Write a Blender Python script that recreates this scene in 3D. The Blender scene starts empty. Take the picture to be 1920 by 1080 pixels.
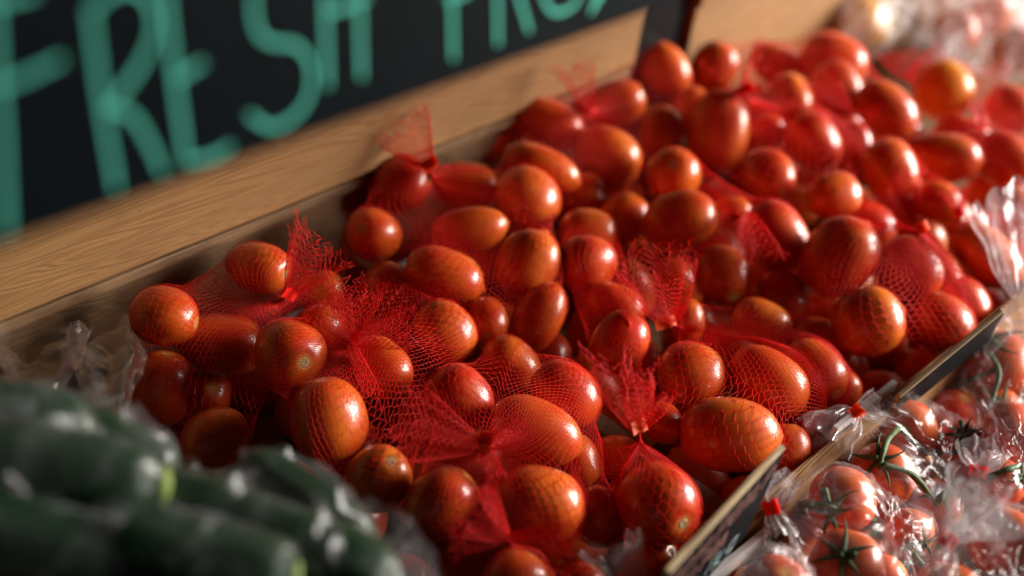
import bpy, bmesh, math, random
import numpy as np
from mathutils import Vector, Matrix, noise
from mathutils.bvhtree import BVHTree

random.seed(7); RNG = np.random.default_rng(11)
SC = bpy.context.scene
COL = SC.collection
R = math.radians

# ------------------------------------------------------------------ camera
F = 2667.0                                   # focal length in pixels of the 1920 wide photograph (50 mm on 36 mm)
PITCH, AZ = R(28.6), R(42.7)
CAM = Vector((0.0, 0.0, 1.40))
_h = Vector((math.cos(AZ), math.sin(AZ), 0)).normalized()     # horizontal view direction; X runs along the stall, Y to its back
CR = Vector((math.sin(AZ), -math.cos(AZ), 0))
CF = _h * math.cos(PITCH) + Vector((0, 0, -math.sin(PITCH)))
CU = _h * math.sin(PITCH) + Vector((0, 0, math.cos(PITCH)))
cam_d = bpy.data.cameras.new('camera'); cam = bpy.data.objects.new('camera', cam_d); COL.objects.link(cam)
cam.matrix_world = Matrix((( CR.x, CU.x, -CF.x, CAM.x), (CR.y, CU.y, -CF.y, CAM.y), (CR.z, CU.z, -CF.z, CAM.z), (0, 0, 0, 1)))
cam_d.lens = 50; cam_d.sensor_width = 36; cam_d.clip_start = 0.02; cam_d.clip_end = 200
cam_d.dof.use_dof = True; cam_d.dof.focus_distance = 0.965; cam_d.dof.aperture_fstop = 2.5; cam_d.dof.aperture_blades = 0
SC.camera = cam

# ------------------------------------------------------------------ light
SUN_EL = R(10)
SUN_DIR = (CR * 0.98 + _h * 0.20).normalized() * math.cos(SUN_EL) + Vector((0, 0, math.sin(SUN_EL)))   # towards the sun
SUN_AZ = math.atan2(SUN_DIR.x, SUN_DIR.y)
w = bpy.data.worlds.new('World'); SC.world = w; w.use_nodes = True
nt = w.node_tree; bg = nt.nodes['Background']; bg.inputs[1].default_value = 0.05
sky = nt.nodes.new('ShaderNodeTexSky'); sky.sky_type = 'NISHITA'; sky.sun_disc = False
sky.sun_elevation = SUN_EL; sky.sun_rotation = SUN_AZ; sky.dust_density = 3.0; sky.air_density = 1.0
nt.links.new(sky.outputs[0], bg.inputs[0])
sd = bpy.data.lights.new('sun', 'SUN'); sd.energy = 5.0; sd.angle = R(36); sd.color = (1.0, 0.97, 0.94)
so = bpy.data.objects.new('sun', sd); COL.objects.link(so)
so.rotation_euler = (-SUN_DIR).to_track_quat('-Z', 'Y').to_euler()
SC.view_settings.view_transform = 'Standard'; SC.view_settings.look = 'None'
SC.view_settings.exposure = 1.35; SC.view_settings.gamma = 1.0; SC.view_settings.use_curve_mapping = False
SC.cycles.use_denoising = True
SC.cycles.max_bounces = 10; SC.cycles.transparent_max_bounces = 24
SC.cycles.caustics_reflective = False; SC.cycles.caustics_refractive = False

# ------------------------------------------------------------------ pixel rays and the tilted display
def ray(px, py):
    return CR * ((px - 960) / F) + CU * (-(py - 540) / F) + CF          # unit depth along the view axis
def at(px, py, d):
    return CAM + ray(px, py) * d
KP = 4.777e-4
def pile_d(px, py):                           # depth of the sloping heap of tomatoes
    return 1.0 / (KP * (py + 1553 - 0.17 * px))
EX = Vector((1, 0, 0))
_n = CR * 453.4 + CU * 2667 - CF * 1929.8
EN = (_n - EX * _n.dot(EX)).normalized()      # up out of the tilted bin
EB = EN.cross(EX).normalized()                # towards its back
BO = at(1365, 815, pile_d(1365, 815))         # origin of the bin frame, on the heap surface
def bin_pt(x, b, n): return BO + EX * x + EB * b + EN * n
def to_bin(p):
    q = p - BO; return Vector((q.dot(EX), q.dot(EB), q.dot(EN)))
def hit_plane(px, py, p0, nrm):
    r = ray(px, py); return CAM + r * ((p0 - CAM).dot(nrm) / r.dot(nrm))

# ------------------------------------------------------------------ materials
MAT = {}
def mat(name):
    m = bpy.data.materials.new(name); m.use_nodes = True; MAT[name] = m
    t = m.node_tree; return m, t, t.nodes['Principled BSDF'], t.nodes.new, t.links.new

def simple(name, col, rough=0.6, spec=0.5, bump=0.0, scale=60.0, vary=0.25):
    m, t, b, N, L = mat(name)
    tc = N('ShaderNodeTexCoord'); nz = N('ShaderNodeTexNoise'); nz.inputs['Scale'].default_value = scale; nz.inputs['Detail'].default_value = 5
    L(tc.outputs['Object'], nz.inputs['Vector'])
    mx = N('ShaderNodeMix'); mx.data_type = 'RGBA'
    mx.inputs[6].default_value = (*[c * (1 - vary) for c in col], 1); mx.inputs[7].default_value = (*[min(1, c * (1 + vary)) for c in col], 1)
    L(nz.outputs[0], mx.inputs[0]); L(mx.outputs[2], b.inputs['Base Color'])
    b.inputs['Roughness'].default_value = rough; b.inputs['Specular IOR Level'].default_value = spec
    if bump:
        bp = N('ShaderNodeBump'); bp.inputs['Strength'].default_value = bump; bp.inputs['Distance'].default_value = 0.001
        L(nz.outputs[0], bp.inputs['Height']); L(bp.outputs[0], b.inputs['Normal'])
    return m

def wood(name, light, dark, stain=0.5):
    m, t, b, N, L = mat(name)
    tc = N('ShaderNodeTexCoord'); mp = N('ShaderNodeMapping'); mp.inputs['Scale'].default_value = (1.4, 16, 16)
    oi = N('ShaderNodeObjectInfo'); off = N('ShaderNodeVectorMath'); off.operation = 'ADD'
    L(tc.outputs['Object'], off.inputs[0]); L(oi.outputs['Random'], off.inputs[1]); L(off.outputs[0], mp.inputs['Vector'])
    big = N('ShaderNodeTexNoise'); big.inputs['Scale'].default_value = 2.2; big.inputs['Detail'].default_value = 2; big.inputs['Distortion'].default_value = 0.8
    L(mp.outputs[0], big.inputs['Vector'])
    rings = N('ShaderNodeMath'); rings.operation = 'MULTIPLY'; rings.inputs[1].default_value = 120; L(big.outputs[0], rings.inputs[0])
    sn = N('ShaderNodeMath'); sn.operation = 'SINE'; L(rings.outputs[0], sn.inputs[0])
    mr = N('ShaderNodeMapRange'); mr.inputs[1].default_value = -1.0; mr.inputs[2].default_value = 1.0; L(sn.outputs[0], mr.inputs[0])
    fmp = N('ShaderNodeMapping'); fmp.inputs['Scale'].default_value = (18, 900, 900); L(off.outputs[0], fmp.inputs['Vector'])
    fine = N('ShaderNodeTexNoise'); fine.inputs['Scale'].default_value = 1.0; fine.inputs['Detail'].default_value = 4; L(fmp.outputs[0], fine.inputs['Vector'])
    mx = N('ShaderNodeMix'); mx.data_type = 'RGBA'; mx.inputs[6].default_value = (*light, 1); mx.inputs[7].default_value = (*dark, 1)
    sc = N('ShaderNodeMath'); sc.operation = 'MULTIPLY'; sc.inputs[1].default_value = 0.5; L(mr.outputs[0], sc.inputs[0]); L(sc.outputs[0], mx.inputs[0])
    m2 = N('ShaderNodeMix'); m2.data_type = 'RGBA'; m2.blend_type = 'MULTIPLY'; m2.inputs[0].default_value = 0.45
    L(mx.outputs[2], m2.inputs[6]); L(fine.outputs[0], m2.inputs[7])
    st = N('ShaderNodeTexNoise'); st.inputs['Scale'].default_value = 9; st.inputs['Detail'].default_value = 6; L(off.outputs[0], st.inputs['Vector'])
    rmp = N('ShaderNodeMapRange'); rmp.inputs[1].default_value = 0.58; rmp.inputs[2].default_value = 0.75; rmp.inputs[4].default_value = stain; L(st.outputs[0], rmp.inputs[0])
    spk = N('ShaderNodeTexNoise'); spk.inputs['Scale'].default_value = 110; spk.inputs['Detail'].default_value = 2; L(off.outputs[0], spk.inputs['Vector'])
    sr = N('ShaderNodeMapRange'); sr.inputs[1].default_value = 0.72; sr.inputs[2].default_value = 0.8; sr.inputs[4].default_value = 0.8; L(spk.outputs[0], sr.inputs[0])
    ad = N('ShaderNodeMath'); ad.operation = 'MAXIMUM'; L(rmp.outputs[0], ad.inputs[0]); L(sr.outputs[0], ad.inputs[1])
    m3 = N('ShaderNodeMix'); m3.data_type = 'RGBA'; m3.inputs[7].default_value = (*[c * 0.35 for c in dark], 1)
    L(ad.outputs[0], m3.inputs[0]); L(m2.outputs[2], m3.inputs[6]); L(m3.outputs[2], b.inputs['Base Color'])
    b.inputs['Roughness'].default_value = 0.62; b.inputs['Specular IOR Level'].default_value = 0.3
    bp = N('ShaderNodeBump'); bp.inputs['Strength'].default_value = 0.25; bp.inputs['Distance'].default_value = 0.0008
    a2 = N('ShaderNodeMath'); a2.operation = 'ADD'; L(fine.outputs[0], a2.inputs[0]); L(sn.outputs[0], a2.inputs[1]); L(a2.outputs[0], bp.inputs['Height']); L(bp.outputs[0], b.inputs['Normal'])
    return m

def tomato_skin(name, red, orange, mixlo, mixhi):
    m, t, b, N, L = mat(name)
    tc = N('ShaderNodeTexCoord'); oi = N('ShaderNodeObjectInfo')
    off = N('ShaderNodeVectorMath'); off.operation = 'ADD'; sv = N('ShaderNodeMath'); sv.operation = 'MULTIPLY'; sv.inputs[1].default_value = 37
    L(oi.outputs['Random'], sv.inputs[0]); L(tc.outputs['Object'], off.inputs[0]); L(sv.outputs[0], off.inputs[1])
    nz = N('ShaderNodeTexNoise'); nz.inputs['Scale'].default_value = 0.9; nz.inputs['Detail'].default_value = 2; L(off.outputs[0], nz.inputs['Vector'])
    ripe = N('ShaderNodeMapRange'); ripe.inputs[1].default_value = 0.3; ripe.inputs[2].default_value = 0.72; ripe.inputs[3].default_value = mixlo; ripe.inputs[4].default_value = mixhi
    L(nz.outputs[0], ripe.inputs[0])
    rnd = N('ShaderNodeMath'); rnd.operation = 'MULTIPLY_ADD'; rnd.inputs[1].default_value = 0.56; rnd.inputs[2].default_value = -0.34; L(oi.outputs['Random'], rnd.inputs[0])
    ad = N('ShaderNodeMath'); ad.use_clamp = True; L(ripe.outputs[0], ad.inputs[0]); L(rnd.outputs[0], ad.inputs[1])
    mx = N('ShaderNodeMix'); mx.data_type = 'RGBA'; mx.inputs[6].default_value = (*red, 1); mx.inputs[7].default_value = (*orange, 1); L(ad.outputs[0], mx.inputs[0])
    # pale flecks and longitudinal streaks of the skin
    mp = N('ShaderNodeMapping'); mp.inputs['Scale'].default_value = (9, 9, 0.7); L(off.outputs[0], mp.inputs['Vector'])
    st = N('ShaderNodeTexNoise'); st.inputs['Scale'].default_value = 1.6; st.inputs['Detail'].default_value = 4; L(mp.outputs[0], st.inputs['Vector'])
    sr = N('ShaderNodeMapRange'); sr.inputs[1].default_value = 0.42; sr.inputs[2].default_value = 0.75; sr.inputs[4].default_value = 0.26; L(st.outputs[0], sr.inputs[0])
    m2 = N('ShaderNodeMix'); m2.data_type = 'RGBA'; m2.inputs[7].default_value = (0.80, 0.20, 0.03, 1); L(sr.outputs[0], m2.inputs[0]); L(mx.outputs[2], m2.inputs[6])
    # yellow shoulder round the stem end (local +Z)
    sp = N('ShaderNodeSeparateXYZ'); L(tc.outputs['Object'], sp.inputs[0])
    rr = N('ShaderNodeVectorMath'); rr.operation = 'LENGTH'; xy = N('ShaderNodeVectorMath'); xy.operation = 'MULTIPLY'; xy.inputs[1].default_value = (1, 1, 0)
    L(tc.outputs['Object'], xy.inputs[0]); L(xy.outputs[0], rr.inputs[0])
    rj = N('ShaderNodeMath'); rj.operation = 'MULTIPLY_ADD'; rj.inputs[1].default_value = 0.22; L(st.outputs[0], rj.inputs[0]); L(rr.outputs['Value'], rj.inputs[2])
    yr = N('ShaderNodeMapRange'); yr.inputs[1].default_value = 0.15; yr.inputs[2].default_value = 0.40; yr.inputs[3].default_value = 0.9; yr.inputs[4].default_value = 0.0; L(rj.outputs[0], yr.inputs[0])
    zs = N('ShaderNodeMath'); zs.operation = 'GREATER_THAN'; zs.inputs[1].default_value = 0.4; L(sp.outputs[2], zs.inputs[0])
    ym = N('ShaderNodeMath'); ym.operation = 'MULTIPLY'; L(yr.outputs[0], ym.inputs[0]); L(zs.outputs[0], ym.inputs[1])
    m3 = N('ShaderNodeMix'); m3.data_type = 'RGBA'; m3.inputs[7].default_value = (0.72, 0.42, 0.10, 1); L(ym.outputs[0], m3.inputs[0]); L(m2.outputs[2], m3.inputs[6])
    L(m3.outputs[2], b.inputs['Base Color'])
    b.inputs['Roughness'].default_value = 0.4; b.inputs['Specular IOR Level'].default_value = 0.25
    b.inputs['Coat Weight'].default_value = 0.8; b.inputs['Coat Roughness'].default_value = 0.19; b.inputs['Coat IOR'].default_value = 1.45
    b.inputs['Subsurface Weight'].default_value = 0.12; b.inputs['Subsurface Radius'].default_value = (1.0, 0.25, 0.08); b.inputs['Subsurface Scale'].default_value = 0.008
    fn = N('ShaderNodeTexNoise'); fn.inputs['Scale'].default_value = 26; fn.inputs['Detail'].default_value = 3; L(off.outputs[0], fn.inputs['Vector'])
    bp = N('ShaderNodeBump'); bp.inputs['Strength'].default_value = 0.05; bp.inputs['Distance'].default_value = 0.012; L(fn.outputs[0], bp.inputs['Height'])
    L(bp.outputs[0], b.inputs['Normal']); L(bp.outputs[0], b.inputs['Coat Normal'])
    return m

def net_mat(name, col, trans):
    m, t, b, N, L = mat(name)
    b.inputs['Base Color'].default_value = (*col, 1); b.inputs['Roughness'].default_value = 0.5; b.inputs['Specular IOR Level'].default_value = 0.2
    tr = N('ShaderNodeBsdfTranslucent'); tr.inputs[0].default_value = (*trans, 1)
    ms = N('ShaderNodeMixShader'); ms.inputs[0].default_value = 0.4
    out = t.nodes['Material Output']; L(b.outputs[0], ms.inputs[1]); L(tr.outputs[0], ms.inputs[2]); L(ms.outputs[0], out.inputs[0])
    return m

def film_mat(name, haze=0.10, gloss=0.12, tint=(0.97, 0.96, 0.96), bump=0.6, scale=70, rough=0.1):
    m, t, b, N, L = mat(name)
    t.nodes.remove(b); out = t.nodes['Material Output']
    tc = N('ShaderNodeTexCoord')
    vo = N('ShaderNodeTexVoronoi'); vo.feature = 'DISTANCE_TO_EDGE'; vo.inputs['Scale'].default_value = scale
    dn = N('ShaderNodeTexNoise'); dn.inputs['Scale'].default_value = 28; dn.inputs['Detail'].default_value = 4
    L(tc.outputs['Object'], dn.inputs['Vector'])
    ds = N('ShaderNodeMix'); ds.data_type = 'VECTOR'; ds.inputs[0].default_value = 0.06; L(tc.outputs['Object'], ds.inputs[4]); L(dn.outputs[1], ds.inputs[5]); L(ds.outputs[1], vo.inputs['Vector'])
    sm = N('ShaderNodeMath'); sm.operation = 'SQRT'; L(vo.outputs['Distance'], sm.inputs[0])
    ad = N('ShaderNodeMath'); ad.operation = 'ADD'; L(sm.outputs[0], ad.inputs[0]); L(dn.outputs[0], ad.inputs[1])
    bp = N('ShaderNodeBump'); bp.inputs['Strength'].default_value = bump; bp.inputs['Distance'].default_value = 0.004; L(ad.outputs[0], bp.inputs['Height'])
    tr = N('ShaderNodeBsdfTransparent'); tr.inputs[0].default_value = (*tint, 1)
    gl = N('ShaderNodeBsdfAnisotropic'); gl.inputs['Roughness'].default_value = rough; gl.inputs[0].default_value = (1, 1, 1, 1); L(bp.outputs[0], gl.inputs['Normal'])
    df = N('ShaderNodeBsdfDiffuse'); df.inputs[0].default_value = (0.9, 0.9, 0.92, 1); L(bp.outputs[0], df.inputs['Normal'])
    tl = N('ShaderNodeBsdfTranslucent'); tl.inputs[0].default_value = (0.9, 0.9, 0.92, 1)
    dt = N('ShaderNodeMixShader'); dt.inputs[0].default_value = 0.5; L(df.outputs[0], dt.inputs[1]); L(tl.outputs[0], dt.inputs[2])
    # creases whiten the film
    cr = N('ShaderNodeMapRange'); cr.inputs[1].default_value = 0.0; cr.inputs[2].default_value = 0.05; cr.inputs[3].default_value = min(1, haze * 3.2); cr.inputs[4].default_value = haze; L(vo.outputs['Distance'], cr.inputs[0])
    m1 = N('ShaderNodeMixShader'); L(cr.outputs[0], m1.inputs[0]); L(tr.outputs[0], m1.inputs[1]); L(dt.outputs[0], m1.inputs[2])
    fr = N('ShaderNodeLayerWeight'); fr.inputs['Blend'].default_value = 0.35; L(bp.outputs[0], fr.inputs['Normal'])
    fm = N('ShaderNodeMapRange'); fm.inputs[3].default_value = gloss; fm.inputs[4].default_value = min(1, gloss * 4.5); L(fr.outputs['Facing'], fm.inputs[0])
    m2 = N('ShaderNodeMixShader'); L(fm.outputs[0], m2.inputs[0]); L(m1.outputs[0], m2.inputs[1]); L(gl.outputs[0], m2.inputs[2])
    L(m2.outputs[0], out.inputs[0])
    return m

film_mat('haze_film', 0.06, 0.02, (0.95, 0.93, 0.93), 0.05, 14, 0.3)
wood('pine', (0.36, 0.185, 0.066), (0.25, 0.115, 0.036))
wood('pine_worn', (0.30, 0.17, 0.085), (0.18, 0.09, 0.037), 0.75)
wood('pale_wood', (0.62, 0.45, 0.25), (0.50, 0.33, 0.16), 0.3)
tomato_skin('tomato_skin', (0.47, 0.011, 0.0015), (0.68, 0.150, 0.010), 0.06, 0.95)
tomato_skin('vine_tomato_skin', (0.58, 0.030, 0.005), (0.76, 0.16, 0.018), 0.14, 0.9)
tomato_skin('orange_skin', (0.78, 0.34, 0.015), (0.82, 0.44, 0.025), 0.3, 1.0)
simple('stem_scar', (0.46, 0.40, 0.20), 0.8, 0.2, 0.6, 8, 0.5)
net_mat('red_net', (0.84, 0.024, 0.018), (0.92, 0.035, 0.024))
net_mat('orange_tape', (0.78, 0.085, 0.004), (0.8, 0.08, 0.004))
net_mat('red_tape', (0.80, 0.02, 0.012), (0.9, 0.03, 0.02))
film_mat('clear_film', 0.040, 0.015, bump=0.08, scale=22, rough=0.24)
film_mat('grey_film', 0.035, 0.011, (0.88, 0.90, 0.88), 0.02, 14, 0.26)
film_mat('veil_film', 0.28, 0.010, (0.97, 0.96, 0.96), 0.2, 30, 0.25)
film_mat('soft_film', 0.014, 0.035, (0.97, 0.95, 0.94), 0.08, 16, 0.12)
film_mat('milky_film', 0.09, 0.022, (0.97, 0.96, 0.96), 0.12, 26, 0.26)
simple('chalkboard_black', (0.004, 0.007, 0.009), 0.45, 0.06, 0.1, 30, 0.35)
simple('chalk_green', (0.15, 0.76, 0.58), 0.9, 0.1, 0, 300, 0.15)
simple('chalk_pink', (0.40, 0.20, 0.17), 0.9, 0.1, 0, 300, 0.2)
simple('chalk_blue', (0.45, 0.60, 0.62), 0.9, 0.1, 0, 300, 0.2)
simple('white_plastic', (0.72, 0.72, 0.70), 0.4, 0.5, 0.05, 40, 0.06)
simple('black_steel', (0.004, 0.004, 0.005), 0.5, 0.1, 0.05, 40, 0.3)
simple('vine_green', (0.060, 0.115, 0.030), 0.6, 0.4, 0.5, 500, 0.45)
simple('cucumber_skin', (0.0065, 0.029, 0.009), 0.45, 0.35, 0.3, 70, 0.6)
simple('cucumber_tip', (0.20, 0.28, 0.05), 0.5, 0.4, 0.3, 60, 0.4)
simple('shade_dark_floor', (0.03, 0.018, 0.012), 0.9, 0.1, 0.1, 40, 0.3)  # dark floor colour standing in for shade beneath the bags
simple('concrete', (0.07, 0.066, 0.062), 0.85, 0.2, 0.3, 6, 0.25)
simple('canvas', (0.055, 0.05, 0.045), 0.9, 0.1, 0.1, 30, 0.1)  # dark matte colour of the added, unseen light blockers

# ------------------------------------------------------------------ object helpers
def tag(o, label=None, cat=None, group=None, kind=None):
    if label: o['label'] = label
    if cat: o['category'] = cat
    if group: o['group'] = group
    if kind: o['kind'] = kind
    return o
def link(name, me, m, parent=None, mw=None):
    o = bpy.data.objects.new(name, me); COL.objects.link(o)
    if m and not me.materials: me.materials.append(MAT[m])
    if parent: o.parent = parent
    if mw is not None: o.matrix_basis = mw
    return o
def empty(name, loc):
    o = bpy.data.objects.new(name, None); COL.objects.link(o); o.location = loc; o.empty_display_size = 0.02
    return o
def np_mesh(name, V, Fq, smooth=True):
    """V (n,3), Fq (m,4) quads or (m,3) tris."""
    me = bpy.data.meshes.new(name); V = np.ascontiguousarray(V, dtype=np.float32); Fq = np.ascontiguousarray(Fq, dtype=np.int32)
    k = Fq.shape[1]
    me.vertices.add(len(V)); me.vertices.foreach_set('co', V.ravel())
    me.loops.add(Fq.size); me.loops.foreach_set('vertex_index', Fq.ravel())
    me.polygons.add(len(Fq)); me.polygons.foreach_set('loop_start', np.arange(0, Fq.size, k, dtype=np.int32))
    me.polygons.foreach_set('use_smooth', np.full(len(Fq), smooth)); me.update(calc_edges=True); me.validate()
    return me
def bm_mesh(name, bm, smooth=True):
    me = bpy.data.meshes.new(name); bm.normal_update(); bm.to_mesh(me); bm.free()
    for p in me.polygons: p.use_smooth = smooth
    return me
def oriented_box(name, o, ax, ay, az, lo, hi, m, parent, bev=0.0015, seg=2):
    """Box spanning lo..hi in the frame (o; ax, ay, az); the object keeps that frame so wood grain follows its X."""
    bm = bmesh.new(); bmesh.ops.create_cube(bm, size=1)
    c = [(a + b) / 2 for a, b in zip(lo, hi)]; s = [b - a for a, b in zip(lo, hi)]
    for v in bm.verts: v.co = Vector([v.co[i] * s[i] for i in range(3)])
    if bev: bmesh.ops.bevel(bm, geom=bm.edges[:], offset=bev, segments=seg, affect='EDGES', profile=0.6)
    me = bm_mesh(name, bm, False)
    cw = o + ax * c[0] + ay * c[1] + az * c[2]
    M = Matrix(((ax.x, ay.x, az.x, cw.x), (ax.y, ay.y, az.y, cw.y), (ax.z, ay.z, az.z, cw.z), (0, 0, 0, 1)))
    if parent: M = parent.matrix_basis.inverted() @ M
    return link(name, me, m, parent, M)

def tubes(P, nrm_c, hw, th, closed=False):
    """P (S,R,3) polylines -> one quad mesh of flattened 3-sided strands; nrm_c (S,R,3) surface normals."""
    S, Rr, _ = P.shape
    T = np.gradient(P, axis=1); T /= np.linalg.norm(T, axis=2, keepdims=True) + 1e-9
    n1 = nrm_c - (nrm_c * T).sum(2, keepdims=True) * T; n1 /= np.linalg.norm(n1, axis=2, keepdims=True) + 1e-9
    n2 = np.cross(T, n1)
    ang = np.array([math.pi / 2, math.pi * 7 / 6, math.pi * 11 / 6])
    ring = P[:, :, None, :] + n2[:, :, None, :] * (np.cos(ang) * hw)[None, None, :, None] + n1[:, :, None, :] * (np.sin(ang) * th)[None, None, :, None]
    V = ring.reshape(-1, 3)
    idx = np.arange(S * Rr * 3).reshape(S, Rr, 3)
    q = []
    for k in range(3):
        k2 = (k + 1) % 3
        q.append(np.stack([idx[:, :-1, k], idx[:, :-1, k2], idx[:, 1:, k2], idx[:, 1:, k]], -1).reshape(-1, 4))
    return V, np.concatenate(q)

def ribbon_stroke(bm, pts, nrm, hw, th=0.0004):
    """a painted line: a thin raised ribbon with round ends along pts on a board of normal nrm"""
    n = len(pts)
    for i, p in enumerate(pts):
        if i + 1 < n:
            a, b = pts[i], pts[i + 1]; t = (b - a).normalized(); s = nrm.cross(t) * hw; u = nrm * th
            vs = [bm.verts.new(x) for x in (a - s + u, a + s + u, b + s + u, b - s + u)]
            bm.faces.new(vs)
        k = 8; e1 = nrm.orthogonal().normalized(); e2 = nrm.cross(e1)
        bm.faces.new([bm.verts.new(p + (e1 * math.cos(6.2832 * j / k) + e2 * math.sin(6.2832 * j / k)) * hw + nrm * (th + 0.00005 * (1 + i % 3))) for j in range(k)])

def smooth_line(pts, k=6):
    out = []; n = len(pts)
    for i in range(n - 1):
        p0, p1, p2, p3 = pts[max(i - 1, 0)], pts[i], pts[i + 1], pts[min(i + 2, n - 1)]
        for j in range(k):
            t = j / k
            out.append(0.5 * ((2 * p1) + (p2 - p0) * t + (2 * p0 - 5 * p1 + 4 * p2 - p3) * t * t + (3 * p1 - p0 - 3 * p2 + p3) * t ** 3))
    out.append(pts[-1]); return out

def tube_bm(bm, pts, radii, k=8):
    rings = []; up = Vector((0.3, 0.2, 0.93))
    for i, p in enumerate(pts):
        t = (pts[min(i + 1, len(pts) - 1)] - pts[max(i - 1, 0)]).normalized()
        a = t.cross(up)
        if a.length < 1e-3: a = t.orthogonal()
        a.normalize(); b = t.cross(a)
        rings.append([bm.verts.new(p + (a * math.cos(6.2832 * j / k) + b * math.sin(6.2832 * j / k)) * radii[i]) for j in range(k)])
    for r0, r1 in zip(rings, rings[1:]):
        for j in range(k): bm.faces.new((r0[j], r0[(j + 1) % k], r1[(j + 1) % k], r1[j]))
    bm.faces.new(rings[0][::-1]); bm.faces.new(rings[-1])

# ------------------------------------------------------------------ the stall: floor, bins, boards, and added unseen light blockers
cv = empty('added_canopy', Vector((1, 0.6, 2.35))); tag(cv, 'unseen canopy added to keep sky light off the market stall', 'canopy')  # root of the canopy and drapes added out of view
oriented_box('added_roof_sheet', Vector((1, 0.6, 2.35)), EX, Vector((0, 0.98, 0.17)).normalized(), Vector((0, -0.17, 0.98)).normalized(), (-3.5, -2.6, -0.004), (1.2, 1.6, 0.004), 'canvas', cv, 0)  # added roof: shuts out the sky, leaves the sunny side open
oriented_box('added_back_curtain', Vector((1, 0.6, 0)), EX, Vector((0, 1, 0)), Vector((0, 0, 1)), (-3.5, 1.55, 0.05), (3.2, 1.56, 2.55), 'canvas', cv, 0)  # added behind the display to block sky light from the back
oriented_box('added_side_curtain', Vector((-2.5, 0.6, 0)), Vector((0, 1, 0)), Vector((-1, 0, 0)), Vector((0, 0, 1)), (-1.6, 0, 0.05), (1.5, 0.01, 2.5), 'canvas', cv, 0)  # added out of view to cut the fill from this side
wl = oriented_box('added_wall', Vector((0, -3.2, 0)), EX, Vector((0, 1, 0)), Vector((0, 0, 1)), (-4.5, -0.1, 0.002), (1.6, 0.0, 4.2), 'canvas', None, 0); tag(wl, kind='structure')  # unseen wall added across the aisle against sky fill
_s = Vector((SUN_DIR.x, SUN_DIR.y, 0)).normalized(); _p = Vector((-_s.y, _s.x, 0)); _b = at(150, 850, 0.75); _b.z = 0
pl = oriented_box('added_pillar', _b + _s * 1.15, _s, _p, Vector((0, 0, 1)), (0, -0.95, 0.002), (0.35, -0.17, 3.0), 'canvas', None, 0.01); tag(pl, kind='structure')  # added out of view so its soft shadow darkens the cucumber corner
oriented_box('added_sun_flap', _b + _s * 0.98, _s, _p, Vector((0, 0, 1)), (0, 0.13, 1.10), (0.006, 1.6, 2.25), 'canvas', cv, 0)  # added out of view; its lower edge dims the sun towards the far end
g = oriented_box('ground', Vector((0, 0, 0)), EX, Vector((0, 1, 0)), Vector((0, 0, 1)), (-30, -30, -0.06), (30, 30, 0.0), 'concrete', None, 0)
tag(g, kind='structure')

groove = hit_plane(0, 600, at(0, 600, 0.95), CF)            # groove between the two planks, near its in-focus end
gb = to_bin(groove)
YB, ZG = gb.y, gb.z
FLOOR = -0.105
rail_p = to_bin(at(1478, 905, 0.955))
YR, ZR = rail_p.y, rail_p.z
xe = to_bin(hit_plane(1193, 80, groove, EB)).x              # where the boards end at the dark post
x2 = to_bin(hit_plane(1302, 60, groove, EB)).x
bin1 = empty('display_bin', bin_pt(0, YB, FLOOR)); tag(bin1, 'pine display bin holding the red nets of plum tomatoes', 'display bin')
O = BO
oriented_box('back_plank', O, EX, EB, EN, (-1.3, YB + 0.006, FLOOR), (xe, YB + 0.022, ZG - 0.002), 'pine_worn', bin1)
oriented_box('ledge_strip', O, EX, EB, EN, (-1.3, YB - 0.001, ZG - 0.0125), (xe, YB + 0.0055, ZG - 0.0030), 'pine_worn', bin1, 0.0012)
oriented_box('back_plank', O, EX, EB, EN, (-1.3, YB - 0.003, ZG + 0.0010), (xe, YB + 0.022, ZG + 0.150), 'pine', bin1)
oriented_box('floor_board', O, EX, EB, EN, (-1.3, YR + 0.02, FLOOR - 0.016), (2.4, YB + 0.001, FLOOR), 'pine_worn', bin1)
oriented_box('front_rail', O, EX, EB, EN, (-0.9, YR - 0.009, FLOOR - 0.06), (2.4, YR + 0.004, ZR + 0.002), 'pine', bin1)
dv = to_bin(at(1335, 905, 1.0))
oriented_box('divider_slat', O, EB, -EX, EN, (YR + 0.006, -dv.x - 0.008, FLOOR + 0.002), (YB - 0.006, -dv.x + 0.010, -0.055), 'pine_worn', bin1)
post = empty('steel_post', bin_pt(xe + 0.01, YB + 0.05, FLOOR)); tag(post, 'dark steel post standing in the gap between the back boards', 'post')
oriented_box('post_shaft', O, EX, EB, EN, (xe + 0.002, YB + 0.004, FLOOR - 0.7), (x2 - 0.034, YB + 0.05, ZG + 0.5), 'black_steel', post, 0.004)
oriented_box('post_flange', O, EX, EB, EN, (x2 - 0.031, YB + 0.012, FLOOR - 0.7), (x2 - 0.003, YB + 0.03, ZG + 0.5), 'black_steel', post, 0.002)
bin2 = empty('display_bin', bin_pt(x2 + 0.3, YB, FLOOR)); tag(bin2, 'pine back boards of the farther bin behind the clear plastic bags', 'display bin')
oriented_box('back_plank', O, EX, EB, EN, (x2, YB + 0.003, FLOOR), (x2 + 1.9, YB + 0.022, ZG + 0.035), 'pine', bin2)
oriented_box('back_plank', O, EX, EB, EN, (x2, YB - 0.001, ZG + 0.037), (x2 + 1.9, YB + 0.022, ZG + 0.20), 'pine', bin2)
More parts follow.
